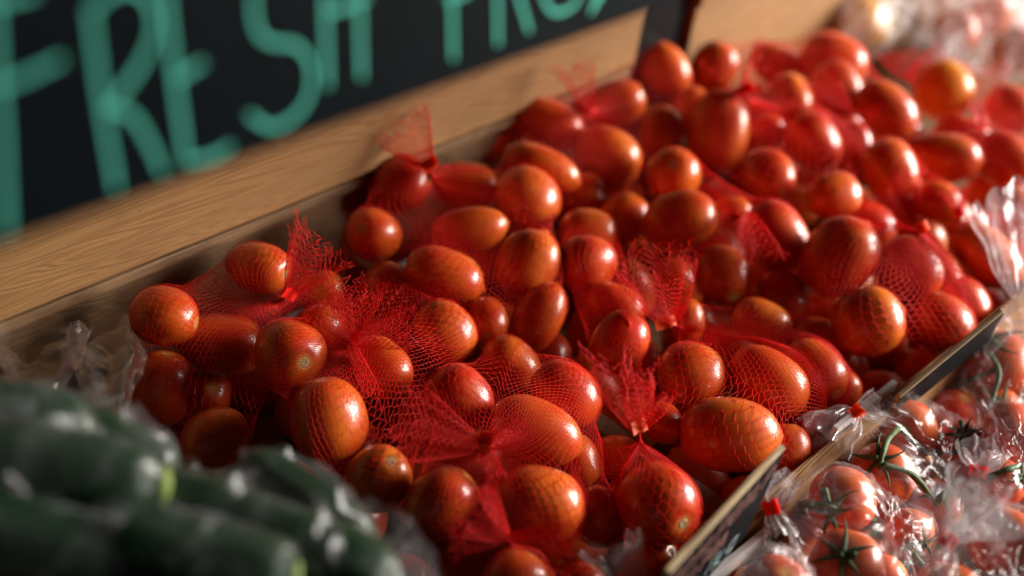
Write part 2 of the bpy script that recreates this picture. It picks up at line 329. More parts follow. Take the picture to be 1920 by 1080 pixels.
# front bin for the vine tomatoes and the cucumbers
bin3 = empty('display_bin', bin_pt(0.2, YR - 0.2, FLOOR - 0.03)); tag(bin3, 'lower front bin filled with bagged vine tomatoes and cucumbers', 'display bin')
oriented_box('floor_board', O, EX, EB, EN, (-0.9, YR - 0.5, FLOOR - 0.035), (1.6, YR - 0.02, FLOOR - 0.02), 'shade_dark_floor', bin3)  # board coloured dark in place of the shade under the bags

# ------------------------------------------------------------------ chalkboard with green lettering
bd = Vector((0, 1, 0))
B0 = at(0, 465, 0.452)                                       # a point on the board's lower edge
bx1 = hit_plane(1268, 0, B0, bd)
board = empty('chalkboard', B0); tag(board, 'big black chalkboard with green hand lettering hung above the tomatoes', 'sign')
zz = Vector((0, 0, 1))
oriented_box('board_panel', B0, EX, bd, zz, (-0.30, 0.0, 0.0), (0.60, 0.008, 0.20), 'chalkboard_black', board, 0.0012)
def bpt(px, py): return hit_plane(px, py, B0, bd) - Vector((0, 1, 0)) * 0.0002
LETTERS = [
    [[(-20, -260), (-10, 60), (3, 250), (12, 435)], [(-20, 165), (40, 145), (110, 112)], [(-40, 10), (60, -15)]],
    [[(168, 22), (190, 190), (216, 352)], [(165, 22), (220, -20), (270, -8), (288, 50), (262, 120), (200, 205)], [(198, 200), (245, 215), (280, 270), (302, 322)]],
    [[(305, -60), (322, 110), (348, 305)], [(335, 145), (375, 118)], [(348, 303), (400, 292), (428, 274)], [(300, -40), (370, -70)]],
    [[(560, -70), (500, -70), (474, -10), (482, 58), (512, 80), (552, 84), (580, 120), (577, 180), (545, 222), (505, 238), (468, 216)]],
    [[(604, -150), (608, 20), (613, 158)], [(610, 22), (645, 14), (684, -4)], [(668, -160), (672, 0), (676, 142)]],
    [[(838, -210), (845, -40), (848, 108)], [(838, -2), (880, -20), (900, -90), (842, -160)]],
    [[(922, -230), (930, -60), (932, 80)], [(925, -190), (985, -170), (985, -100), (950, -60), (970, -10), (990, 56)]],
    [[(1040, -190), (1010, -120), (1012, -30), (1030, 18), (1058, 20), (1085, -10), (1096, -100), (1070, -180), (1040, -190)]],
    [[(1128, -200), (1125, -40), (1104, 26)], [(1100, -195), (1160, -180), (1175, -100), (1104, 26)]],
]
for k, strokes in enumerate(LETTERS):
    bm = bmesh.new()
    for s in strokes:
        pts = smooth_line([bpt(*p) for p in s]) if len(s) > 2 else [bpt(*p) for p in s]
        ribbon_stroke(bm, pts, Vector((0, -1, 0)), 0.00105)
    me = bm_mesh('letter', bm, False)
    o = link('letter', me, 'chalk_green', board); o.matrix_basis = board.matrix_basis.inverted()

# ------------------------------------------------------------------ tomatoes
# bag, px, py, width px, length px (true, not foreshortened), image angle of the stem end (deg, 0 = to the picture's +x, 90 = up),
# tilt of the stem end towards the camera (deg), layer (0 on top, 1 tucked behind, 2 deep), scar shown, label
TOM = [
 ('A', 308, 594, 112, 128, -12, 20, 0, 0, 'dim red plum tomato at the net end nearest the back board corner'),
 ('A', 483, 502, 94, 130, -14, 35, 0, 1, 'plum tomato whose stem scar faces the red tie against the back board'),
 ('A', 415, 643, 112, 165, 172, 5, 1, 0, 'long shaded plum tomato lying below the slack net by the back board'),
 ('A', 303, 728, 122, 140, 80, 20, 2, 0, 'almost black shaded tomato beside the crumpled clear plastic'),
 ('A', 600, 545, 70, 90, 20, 0, 1, 0, 'half hidden tomato tucked under the red tie by the back board'),
 ('A', 405, 822, 108, 130, 20, 0, 2, 0, 'deeply shaded tomato above the bagged cucumbers'),
 ('B', 542, 664, 128, 140, -28, 62, 0, 1, 'dark red tomato with pale yellow stem scar facing out, left of the flower shaped tail'),
 ('B', 615, 785, 140, 156, 100, 15, 0, 0, 'big glossy tomato with a bright streak above the bagged cucumbers'),
 ('B', 714, 690, 104, 132, -42, 28, 0, 1, 'tomato with an oval grey scar at its lower edge under the flower shaped tail'),
 ('B', 733, 548, 98, 118, 130, 10, 1, 0, 'orange tomato rising behind the flower shaped net tail'),
 ('B', 834, 622, 106, 126, 135, 10, 0, 0, 'orange red tomato with a small white glint near its crown, net drawn tightly over it'),
 ('B', 594, 618, 88, 100, 40, 10, 1, 0, 'small tomato showing only a glint behind the dark scarred tomato'),
 ('B', 710, 896, 118, 142, 52, 58, 0, 1, 'deep red tomato with round stem scar at the edge of the bagged cucumbers'),
 ('C', 748, 345, 106, 118, 10, 10, 0, 0, 'dark red tomato beneath the knot of the topmost net by the chalkboard'),
 ('C', 873, 348, 86, 124, 175, 5, 1, 0, 'tomato at the upper rim of the net bag, behind its orange tie'),
 ('C', 989, 372, 113, 126, 140, 12, 0, 0, 'plump orange tomato on the outer shoulder of the topmost net'),
 ('C', 880, 430, 84, 142, 190, 5, 0, 0, 'long tomato lying across the middle of the topmost net'),
 ('C', 699, 438, 98, 112, 150, 66, 0, 1, 'round dark tomato with stem scar facing out beside the back board'),
 ('C', 832, 517, 103, 150, 160, 5, 0, 0, 'egg shaped tomato with pointed tip in the lower part of the topmost net'),
 ('C', 989, 496, 114, 132, 240, 5, 0, 0, 'glossy orange tomato at the lower outer corner of the topmost net'),
 ('C', 913, 602, 84, 98, -92, 55, 1, 1, 'small tomato with stem scar looking down below the topmost net'),
 ('C', 1008, 596, 90, 142, 240, 5, 1, 0, 'long dull tomato leaning steeply below the topmost net'),
 ('C', 620, 560, 60, 70, 0, 0, 2, 0, 'tomato barely seen deep between two net tails'),
 ('D', 860, 748, 116, 132, 130, 10, 0, 0, 'orange tomato directly above the wide pink net tail'),
 ('D', 957, 682, 96, 116, 140, 15, 1, 0, 'tomato at the upper end of the long net, below the gap'),
 ('D', 1060, 738, 112, 142, 140, 5, 0, 0, 'orange tomato with netting lines fanning over it beside the bristling tail'),
 ('D', 1004, 808, 120, 178, 158, 3, 0, 0, 'largest elongated tomato of the near net, next to its orange tie'),
 ('D', 1086, 862, 74, 100, 110, 0, 1, 0, 'pale orange tomato peeping out below the elongated one'),
 ('D', 1012, 944, 140, 164, 165, 8, -0.5, 0, 'broad bright orange tomato in front of the orange tie'),
 ('D', 828, 942, 126, 142, 45, 15, -0.3, 0, 'soft focus tomato below the pink tail, nearest the cucumber bag'),
 ('D', 1122, 968, 94, 116, 110, 5, 1, 0, 'tomato wedged between the broad orange one and the price sign tomato'),
 ('F', 1234, 944, 146, 160, -38, 42, 0, 1, 'round tomato with white glints and stem scar beside the near price sign'),
 ('F', 1222, 1054, 98, 112, 28, 40, 1, 1, 'low tomato with brown stem scar at the foot of the near price sign'),
 ('F', 1152, 856, 76, 96, 10, 0, 1, 0, 'shaded tomato behind the gathered neck of the near net'),
 ('G', 965, 1100, 124, 136, 60, 10, 0, 0, 'blurred tomato cut off by the lower frame edge below the loose net'),
 ('G', 1086, 1110, 96, 112, 60, 10, 1, 0, 'blurred smaller tomato at the lower frame edge by the clear film'),
 ('E', 1297, 704, 118, 126, 180, 10, 0, 0, 'smooth orange tomato under the knot of the sharply seen net'),
 ('E', 1440, 714, 116, 160, 142, 3, 0, 0, 'sharp egg shaped tomato with crisp honeycomb netting, pointed tip down'),
 ('E', 1526, 697, 105, 136, -45, 30, 0, 1, 'orange tomato with stem scar at the outer end of the sharply seen net'),
 ('E', 1428, 604, 82, 112, 155, 5, 1, 0, 'tomato at the rear of the sharply seen net, bumpy crown lit'),
 ('E', 1290, 602, 60, 86, 90, 0, 1, 0, 'small tomato right behind the orange tie of the upright tail'),
 ('E', 1368, 813, 136, 186, 178, 3, 0, 0, 'large oval tomato lying level above the near price sign'),
 ('E', 1244, 793, 70, 86, -55, 38, 1, 1, 'little tomato with dark scar between two net bags'),
 ('E', 1476, 846, 84, 104, 90, 0, 1, 0, 'netted tomato pressed against the knotted clear bag'),
 ('E', 1578, 737, 72, 84, 80, 0, 1, 0, 'small bare red tomato above the knotted clear bag'),
 ('E', 1542, 640, 80, 112, 150, 0, 1, 0, 'dull red tomato in the dark gap behind the sharply seen net'),
 ('H', 1100, 492, 104, 116, 178, 35, 0, 1, 'bright red tomato with small scar beside the topmost net'),
 ('H', 1103, 438, 92, 108, 0, 0, 1, 0, 'dark netted tomato above the bright red scarred one'),
 ('H', 1151, 575, 86, 116, 160, 0, 1, 0, 'tomato lit on top behind the upright net tail'),
 ('H', 1162, 642, 100, 122, 60, 0, 0, 0, 'tomato leaning behind the bristling net tail'),
 ('I', 1353, 516, 104, 116, -60, 35, 1, 1, 'dull red tomato behind the upright net tail, scar low'),
 ('I', 1464, 556, 90, 104, 120, 0, 2, 0, 'shadowed tomato below the hanging red tail'),
 ('I', 1455, 444, 108, 142, 118, 5, 0, 0, 'orange tomato with a hanging red tail across it'),
 ('I', 1277, 416, 114, 138, 15, 5, 0, 0, 'broad smooth red tomato under the scarred one, mid heap'),
 ('I', 1264, 328, 98, 110, 100, 70, 0, 1, 'tomato with stem scar facing straight out, mid heap'),
 ('I', 1168, 415, 94, 112, 60, 0, 2, 0, 'deep shaded tomato in the gap beside the broad smooth one'),
 ('I', 1370, 400, 60, 80, 0, 0, 1, 0, 'tomato half seen through folded net, mid heap'),
 ('J', 1574, 484, 130, 158, 232, 5, -1, 0, 'large tomato with lumpy crown in the fat net by the far price sign'),
 ('J', 1703, 506, 114, 132, 130, 5, -0.6, 0, 'orange tomato in the middle of the fat net by the far price sign'),
 ('J', 1628, 604, 124, 130, 200, 10, 0, 0, 'round red tomato low in the fat net by the far price sign'),
 ('J', 1767, 606, 108, 120, 140, 10, 0, 0, 'orange tomato with speckled glints touching the far price sign'),
 ('J', 1812, 572, 82, 104, 120, 5, 1, 0, 'tomato at the outer skirt of the fat net, against clear film'),
 ('J', 1766, 515, 76, 96, 110, 0, 1, 0, 'tomato glimpsed behind the middle one of the fat net'),
 ('J', 1624, 424, 92, 110, 150, 0, 1, 0, 'tomato at the top of the fat net below the dense red netting'),
 ('K', 1668, 318, 98, 116, 110, 5, 0, 0, 'tomato with tall white glint above the dense funnel of netting'),
 ('K', 1756, 378, 74, 92, 160, 0, 1, 0, 'small orange tomato in shade beside the funnel of netting'),
 ('K', 1690, 400, 70, 90, 100, 0, 2, 0, 'tomato veiled inside the funnel of netting'),
 ('L', 1347, 244, 112, 152, 82, 3, 0, 0, 'upright oval tomato with orange flank in the heap, beside the red knot'),
 ('L', 1411, 196, 58, 82, 100, 0, 1, 0, 'narrow tomato just beneath the red knot'),
 ('L', 1482, 188, 80, 106, -70, 35, 0, 1, 'tomato with faint scar beside the red knot'),
 ('L', 1440, 330, 95, 118, -52, 45, 0, 1, 'tomato with yellow green scar near the end of a tight red hem'),
 ('L', 1525, 266, 98, 116, 125, 5, 0, 0, 'shiny tomato behind fine netting in the upper heap'),
 ('L', 1561, 367, 86, 106, 190, 35, 0, 1, 'tomato with bright flank and dark scar on its shaded side'),
 ('L', 1601, 274, 70, 88, 100, 0, 1, 0, 'pinkish veiled tomato between two upper nets'),
 ('L', 1432, 250, 66, 84, 30, 0, 1, 0, 'red tomato folded in netting behind the upright oval one'),
 ('M', 1025, 230, 90, 144, 160, 3, 0, 0, 'long tomato with white glint nearest the back board'),
 ('M', 1014, 316, 84, 152, 158, 3, 0, 0, 'long dark tomato just behind the topmost net'),
 ('M', 1137, 293, 108, 128, 145, 3, 1, 0, 'matte dark red tomato sunk beside two long ones'),
 ('M', 1238, 246, 80, 100, -95, 30, 1, 1, 'dark oval tomato standing in the shadow of the upper heap'),
 ('M', 1152, 196, 84, 118, 20, 0, 1, 0, 'tomato wrapped in doubled red netting by the back board'),
 ('M', 1246, 130, 86, 112, 130, 3, 0, 0, 'tomato with orange flank in front of the dark post'),
 ('M', 1182, 116, 74, 92, 40, 0, 1, 0, 'dark tomato at the end of the back board'),
 ('M', 1122, 148, 64, 84, 40, 0, 2, 0, 'very dark tomato beneath the far red tail'),
 ('M', 905, 268, 70, 100, 20, 0, 2, 0, 'shadowy tomato in the corner of the back board'),
 ('M', 1085, 372, 90, 110, 20, 0, 2, 0, 'nearly black tomato in the gap behind the topmost net'),
 ('M', 1294, 208, 76, 94, 60, 0, 1.5, 0, 'dark tomato filling the gap behind the upright oval one'),
 ('N', 1338, 126, 84, 100, 60, 0, 0, 0, 'blurred red tomato under the upward red wisps'),
 ('N', 1458, 122, 74, 112, 150, 0, 1, 0, 'blurred tomato behind the dense red knot'),
 ('N', 1562, 114, 98, 126, 155, 3, 0, 0, 'highest tomato of the heap in front of the clear bags'),
 ('N', 1570, 164, 86, 106, 120, 0, 0, 1, 'blurred tomato tucked below the highest one'),
 ('N', 1660, 206, 90, 128, 138, 3, 0, 0, 'blurred tomato with double glint beside the big orange one'),
 ('N', 1700, 250, 60, 76, 120, 0, 1, 0, 'small blurred tomato behind the red folded neck'),
 ('O', 1762, 294, 90, 150, 174, 3, 0, 0, 'long blurred tomato with a pale glint near the clear bag'),
 ('O', 1806, 252, 66, 104, 160, 0, 1, 0, 'pinkish blurred tomato below the tall far tail'),
 ('O', 1886, 302, 96, 124, 140, 3, 0, 0, 'large blurred orange tomato at the frame edge'),
 ('O', 1896, 204, 84, 100, 140, 0, 0, 0, 'pale veiled tomato at the frame edge behind the far tail'),
 ('P', 1850, 478, 96, 150, 140, 3, 0, 0, 'deep red tomato wrapped in dense netting beside the crumpled film'),
 ('P', 1900, 400, 92, 112, 120, 0, 1, 0, 'deep red tomato partly under the crumpled film'),
]
BIGO = [('Q', 1768, 168, 106, 112, 110, 0, 0, 0, 'big yellow orange tomato standing out among the red ones')]
n = len(TOM) + 1
ALL = TOM + BIGO
P2 = np.array([[t[1], t[2]] for t in ALL], float)
LAY = np.array([t[7] for t in ALL], float)
def axis_of(t):
    a, tau = R(t[5]), R(t[6])
    d = ray(t[1], t[2]).normalized(); rt = CU.cross(-d).normalized(); up = (-d).cross(rt)
    return (rt * math.cos(a) + up * math.sin(a)) * math.cos(tau) - d * math.sin(tau)
RAY = np.array([ray(t[1], t[2])[:] for t in ALL]); AXS = np.array([axis_of(t)[:] for t in ALL])
WR = np.array([t[3] for t in ALL]) / F / 2 * 1.03; LR = np.array([t[4] for t in ALL]) / F / 2 * 1.03       # radii per unit depth
D0 = np.array([pile_d(t[1], t[2]) for t in ALL]) + LAY * 0.024
D = D0.copy()
# settle the heap: push intersecting tomatoes apart along their lines of sight, the tucked ones back, the top ones a little forward
PRI = LAY * 1000 - P2[:, 1]
CMV = np.array(CAM[:])
for it in range(260):
    C = CMV + RAY * D[:, None]; w_ = WR * D; l_ = np.maximum(LR * D - w_, 0.0)
    S = np.stack([C + AXS * l_[:, None] * k for k in (-1, 0, 1)], 1)                          # (n,3,3) spheres
    sr_ = np.stack([w_ * 0.93, w_, w_ * 0.93], 1)
    df = S[:, None, :, None, :] - S[None, :, None, :, :]
    dist = np.sqrt((df ** 2).sum(-1)) + 1e-9
    ov = (sr_[:, None, :, None] + sr_[None, :, None, :] - 0.0015 - dist).reshape(n, n, 9).max(-1)
    np.fill_diagonal(ov, 0); ov = np.maximum(ov, 0)
    if ov.max() < 0.001: break
    back = (PRI[:, None] > PRI[None, :])
    mv = (ov * np.where(back, 0.5, -0.16)); big = np.abs(mv)
    step = np.where(back, mv, 0).max(1) + np.where(~back, mv, 0).min(1)
    D = np.clip(D + step * 0.5, D0 - 0.022, D0 + 0.075)
def tomato_mesh(name, seed, sq=2.25, lobes=3, tip=0.06, flat=0.0):
    rnd = random.Random(seed); nu, nv = 32, 20; V = []; Fc = []
    ph, am = rnd.uniform(0, 6.28), rnd.uniform(0.012, 0.03); eg = rnd.uniform(-0.10, 0.10)
    for j in range(nv + 1):
        th = math.pi * j / nv; z = math.cos(th); r = max(0.0, 1 - abs(z) ** sq) ** (1 / 2.05)
        r *= 1 + eg * z
        zz_ = z
        if z > 0: zz_ = z - 0.07 * math.exp(-(r / 0.22) ** 2)         # dimple round the stem scar
        else: zz_ = z - tip * math.exp(-(r / 0.16) ** 2)              # small point at the blossom end
        zz_ *= (1 - flat)
        for i in range(nu):
            f = 6.28318 * i / nu; k = 1 + am * math.cos(lobes * f + ph) + am * 0.6 * math.cos(2 * f + ph * 2)
            V.append((r * k * math.cos(f), r * k * math.sin(f), zz_))
    for j in range(nv):
        for i in range(nu):
            a, b = j * nu + i, j * nu + (i + 1) % nu
            Fc.append((a, a + nu, b + nu, b))
    return np_mesh(name, V, Fc)
TM = [tomato_mesh('plum_tomato', s, sq=2.15 + 0.12 * s, tip=0.03 + 0.02 * s) for s in range(5)]
def scar_mesh():
    bm = bmesh.new(); k = 14; c = bm.verts.new((0, 0, 0.955)); rings = []
    for r, z in ((0.05, 0.935), (0.095, 0.965), (0.135, 0.95)):
        rings.append([bm.verts.new((r * (1 + 0.16 * math.sin(5 * 6.283 * j / k + r * 40)) * math.cos(6.283 * j / k), r * math.sin(6.283 * j / k), z)) for j in range(k)])
    for j in range(k): bm.faces.new((c, rings[0][j], rings[0][(j + 1) % k]))
    for a, b in zip(rings, rings[1:]):
        for j in range(k): bm.faces.new((a[j], b[j], b[(j + 1) % k], a[(j + 1) % k]))
    return bm_mesh('stem_scar', bm)
SCAR = scar_mesh()
def frame_z(axis, loc, sx, sz, roll=0.0):
    z = axis.normalized(); x = z.orthogonal().normalized(); y = z.cross(x)
    x2_ = x * math.cos(roll) + y * math.sin(roll); y2_ = z.cross(x2_)
    return Matrix(((x2_.x * sx, y2_.x * sx, z.x * sz, loc.x), (x2_.y * sx, y2_.y * sx, z.y * sz, loc.y), (x2_.z * sx, y2_.z * sx, z.z * sz, loc.z), (0, 0, 0, 1)))
BAGS = {}
EXTRA = []
for i, t in enumerate(ALL):
    loc = CAM + Vector(RAY[i]) * D[i]; ax = Vector(AXS[i]); wr, lr = WR[i] * D[i], LR[i] * D[i]
    M = frame_z(ax, loc, wr, lr, RNG.uniform(0, 6.28))
    big = t[0] == 'Q'
    o = link('plum_tomato' if not big else 'yellow_tomato', TM[i % 5] if not big else tomato_mesh('yellow_tomato', 9, 2.0), 'tomato_skin' if not big else 'orange_skin', None, M)
    tag(o, t[9], 'tomato', 'plum tomatoes in red nets' if not big else None)
    if t[8]:
        link('stem_scar', SCAR, 'stem_scar', o)
    BAGS.setdefault(t[0], []).append((M, loc, wr, lr))
# hidden lower layer that the heap rests on
CALL = np.array([(CAM + Vector(RAY[i]) * D[i])[:] for i in range(n)]); RALL = (WR + LR) / 2 * D
b0 = [to_bin(Vector(c)) for c in CALL]
placed = []; XW = to_bin(at(560, 560, 1.1)).x
xs = np.arange(min(b.x for b in b0) - 0.02, max(b.x for b in b0), 0.062)
for xi in xs:
    for bi in np.arange(YR + 0.035, YB - 0.02, 0.055):
        x = xi + RNG.uniform(-0.012, 0.012); b = bi + RNG.uniform(-0.01, 0.01)
        for nn in (-0.078, -0.03):
            c = bin_pt(x, b, nn + RNG.uniform(-0.006, 0.004)); ca = np.array(c[:])
            d1 = (np.linalg.norm(CALL - ca, axis=1) - RALL).min()
            d2 = min((np.linalg.norm(ca - q) for q in placed), default=1)
            near = np.linalg.norm(CALL - ca, axis=1).min()
            up_ = (CALL - ca) @ np.array(EN[:]); lat = np.linalg.norm((CALL - ca) - up_[:, None] * np.array(EN[:]), axis=1)
            wide = x > XW
            if d1 > 0.020 and d2 > 0.041 and ((up_ > (0.012 if wide else 0.03)) & (lat < (0.055 if wide else 0.034))).any():
                placed.append(ca); break
for k, ca in enumerate(placed):
    ax = Vector(RNG.normal(size=3)); M = frame_z(ax, Vector(ca), 0.0225, 0.029, 0)
    o = link('plum_tomato', TM[k % 5], 'tomato_skin', None, M)
    tag(o, 'shadowed plum tomato lying deep in the gaps under the heaped nets', 'tomato', 'deep lying tomatoes under the nets')
print('tomatoes', n, 'deep', len(placed), 'max overlap', ov.max())

# ------------------------------------------------------------------ bag surfaces stretched over tomatoes
NPHI, NTH = 96, 72
def unit_points(nu=18, nv=14):
    out = []
    for j in range(nv + 1):
        z = math.cos(math.pi * j / nv); r = max(0.0, 1 - abs(z) ** 2.5) ** (1 / 2.05)
        out += [(r * math.cos(6.2832 * i / nu), r * math.sin(6.2832 * i / nu), z * (1.0 if z > -0.99 else 1.06)) for i in range(nu)]
    return out
UP = unit_points()
UF = [(j * 18 + i, (j + 1) * 18 + i, (j + 1) * 18 + (i + 1) % 18, j * 18 + (i + 1) % 18) for j in range(14) for i in range(18)]
def knot_point(px, py, hull, lift, dflt):
    r = ray(px, py); L = r.length
    h = hull.ray_cast(CAM, r.normalized()) if hull else (None,) * 4
    return (CAM + r * (h[3] / L) - r.normalized() * lift) if h[0] is not None else at(px, py, dflt)
def bag_surface(ells, kpx, lift=0.010, sag=0.35, margin=0.0009, crumple=None, kdepth=None, scale=1.03):
    """Returns grid G (NTH,NPHI,3), centre, knot: the taut sheet round the ellipsoids ells, gathered at a knot seen at pixel kpx."""
    pts = []; uv = []; uf = []
    for M, loc, wr, lr in ells:
        M2 = M @ Matrix.Scale(scale, 4); base = len(uv)
        q = [M2 @ Vector(p) for p in UP]; pts += q; uv += q; uf += [tuple(base + k for k in f) for f in UF]
    def hullof(pp):
        bm = bmesh.new(); vs = [bm.verts.new(p) for p in pp]
        bmesh.ops.convex_hull(bm, input=vs); t = BVHTree.FromBMesh(bm); bm.free(); return t
    h0 = hullof(pts); c = sum((e[1] for e in ells), Vector()) / len(ells)
    K = knot_point(*kpx, h0, lift, kdepth if kdepth else ((c - CAM).dot(CF) - 0.03))
    hull = hullof(pts + [K]); uni = BVHTree.FromPolygons(uv, uf)
    a = (K - c).normalized(); e1 = a.orthogonal().normalized(); e2 = a.cross(e1)
    RH = np.zeros((NTH, NPHI)); GAP = np.zeros((NTH, NPHI)); DIR = np.zeros((NTH, NPHI, 3))
    for j in range(NTH):
        th = 0.004 + (math.pi * 0.985 - 0.004) * (j / (NTH - 1)) ** 1.15
        for i in range(NPHI):
            f = 6.283185 * i / NPHI
            d = a * math.cos(th) + (e1 * math.cos(f) + e2 * math.sin(f)) * math.sin(th)
            h = hull.ray_cast(c + d * 0.6, -d)
            rh = 0.6 - h[3] if h[0] is not None else 0.02
            u = uni.ray_cast(c + d * (rh + 0.0005), -d)
            RH[j, i] = rh; GAP[j, i] = u[3] if u[0] is not None else 0.05; DIR[j, i] = d[:]
    r = RH - sag * np.minimum(GAP, 0.03)
    for _ in range(3):
        r = (r * 2 + np.roll(r, 1, 1) + np.roll(r, -1, 1)) / 4
        r[1:-1] = (r[1:-1] * 2 + r[:-2] + r[2:]) / 4
    if crumple is not None: r = r + crumple(DIR, r)
    r = np.maximum(r, RH - GAP + margin)
    r[0] = (K - c).length
    return np.array(c[:])[None, None] + DIR * r[..., None], c, K
def bilerp(G, tj, ph):
    """G (NTH,NPHI,3) sampled at fractional rows tj and fractional columns ph (periodic)."""
    j0 = np.clip(np.floor(tj).astype(int), 0, G.shape[0] - 2); fj = (tj - j0)[..., None]
    i0 = np.floor(ph).astype(int); fi = (ph - i0)[..., None]; i1 = (i0 + 1) % G.shape[1]; i0 = i0 % G.shape[1]
    return (G[j0, i0] * (1 - fi) + G[j0, i1] * fi) * (1 - fj) + (G[j0 + 1, i0] * (1 - fi) + G[j0 + 1, i1] * fi) * fj
PATT = np.array([-0.47, -0.47, 0.47, 0.47])
def zigzag(S, Rr):
    k = PATT[(np.arange(Rr)) % 4][None, :] * np.where(np.arange(S) % 2 == 0, 1, -1)[:, None]
    return k
def net_mesh(name, G, c, cell=0.0058, hw=0.00030, th=0.00016):
    seg = np.linalg.norm(np.diff(G, axis=0), axis=2); cum = np.concatenate([np.zeros((1, NPHI)), np.cumsum(seg, 0)]); Lm = cum[-1].mean()
    per = np.linalg.norm(np.roll(G, -1, 1) - G, axis=2).sum(1).max()
    S = int(per / (cell * 0.5) / 1.0 / 2) * 2; S = max(24, min(S, 150)); Rr = int(Lm / (cell * 0.30)); Rr = max(40, min(Rr, 220))
    # arc length rows, slightly denser where the net is gathered
    s_ = np.linspace(0.0, 1, Rr)
    TJ = np.stack([np.interp(s_ * cum[-1, i], cum[:, i], np.arange(NTH)) for i in range(NPHI)], 1)         # (Rr,NPHI)
    ph = (np.arange(S)[:, None] + zigzag(S, Rr) + RNG.normal(0, 0.045, (S, Rr)) + np.cumsum(RNG.normal(0, 0.035, (1, Rr)), 1)) * NPHI / S
    i0 = np.floor(ph).astype(int) % NPHI; tj = TJ[np.arange(Rr)[None, :], i0] + RNG.normal(0, 0.05, (S, Rr))
    Pn = bilerp(G, np.clip(tj, 0, NTH - 1.001), ph)
    nrm = Pn - np.array(c[:]); nrm /= np.linalg.norm(nrm, axis=2, keepdims=True)
    V, Q = tubes(Pn, nrm, hw, th)
    return np_mesh(name, V, Q)
def tail_mesh(name, K, T, hw, cell=0.0052, strands=None, thick=0.35, pleat=5, sw=0.00030, ragged=0.16, droop=0.0, flare=0.75, fold=0.22):
    Dv = T - K; L = Dv.length; Dn = Dv.normalized(); view = ((K + T) / 2 - CAM).normalized()
    Wd = Dn.cross(view).normalized(); Td = Wd.cross(Dn).normalized()
    S = strands or max(24, int(4.4 * hw / (cell * 0.5) / 2) * 2); Rr = max(16, int(L / (cell * 0.30)))
    s = np.linspace(0, 1, Rr)[None, :]; al = (np.arange(S)[:, None] + zigzag(S, Rr) * (0.35 + 0.65 * s) + RNG.normal(0, 0.06, (S, Rr))) * 6.283185 / S
    ph1, ph2, ph3 = RNG.uniform(0, 6.28, 3)
    ln = 1 - ragged * RNG.uniform(0, 1, (S, 1)) * (0.5 + 0.5 * np.sin(np.arange(S)[:, None] * 0.37 + ph1)) - ragged * 0.6 * (1 - np.abs(np.cos(al[:, :1] * 0.5)))
    g_ = (s * ln) ** flare * (1 + 0.10 * np.sin(2 * al + ph2)); neck = 0.0024
    ca, sa = np.cos(al), np.sin(al)
    wv = neck * ca + hw * g_ * ca
    tv = neck * sa + hw * thick * g_ * sa + hw * fold * g_ * np.sin(pleat * al + ph1 + s * 1.5) + hw * 0.10 * g_ * np.sin(pleat * 2.3 * al + ph3)
    dv = L * s * ln + 0.05 * L * g_ * np.sin(pleat * al + ph2)
    endn = np.clip((s - 0.82) / 0.18, 0, 1)
    wv = wv + endn * RNG.normal(0, 0.0016, (S, 1)) + endn * np.cumsum(RNG.normal(0, 0.0005, (S, Rr)), 1); tv = tv + endn * RNG.normal(0, 0.0016, (S, 1))
    A = lambda v: np.array(v[:])[None, None]
    Pn = A(K) + A(Dn) * dv[..., None] + A(Wd) * wv[..., None] + A(Td) * tv[..., None] + A(Vector((0, 0, -1))) * (droop * L * s ** 2)[..., None]
    nr = A(Td) * sa[..., None] + A(Wd) * (ca * 0.6)[..., None] + 1e-4
    V, Q = tubes(Pn, nr / np.linalg.norm(nr, axis=2, keepdims=True), sw, sw * 0.55)
    return np_mesh(name, V, Q)
def tie_mesh(name, K, a, r=0.0046, h=0.008, tab=0.012, seed=0):
    """a strip of tape wrapped round the gathered neck, its two ends pinched together as a tab"""
    rnd = random.Random(seed); a = a.normalized(); e1 = a.orthogonal().normalized(); e2 = a.cross(e1); bm = bmesh.new(); rot = rnd.uniform(0, 6.28)
    view = (CAM - K).normalized(); e1 = (view - a * view.dot(a)).normalized(); e2 = a.cross(e1); rot = rnd.uniform(-0.9, 0.9)
    d1 = e1 * math.cos(rot) + e2 * math.sin(rot); d2 = a.cross(d1); pts = []
    for k in range(21):
        f = 0.25 + (6.283 - 0.5) * k / 20; q = 1 + 0.08 * math.sin(3 * f)
        pts.append(K + (d1 * math.cos(f) + d2 * math.sin(f)) * r * q)
    e0 = d1 * (r + tab) + d2 * rnd.uniform(-0.3, 0.3) * tab
    path = [K + e0 + d2 * 0.0004] + pts + [K + e0 * 0.85 - d2 * 0.0008]
    for off in (0.0, 0.0005):
        rows = [[bm.verts.new(p + (p - K).normalized() * off + a * (sgn * h / 2 + 0.0006 * math.sin(i * 1.7))) for sgn in (-1, 1)] for i, p in enumerate(path)]
        for r0, r1 in zip(rows, rows[1:]): bm.faces.new((r0[0], r0[1], r1[1], r1[0]))
    return bm_mesh(name, bm)

def mesh_at(name, me, m, parent):
    o = link(name, me, m, parent); o.matrix_basis = parent.matrix_basis.inverted(); return o

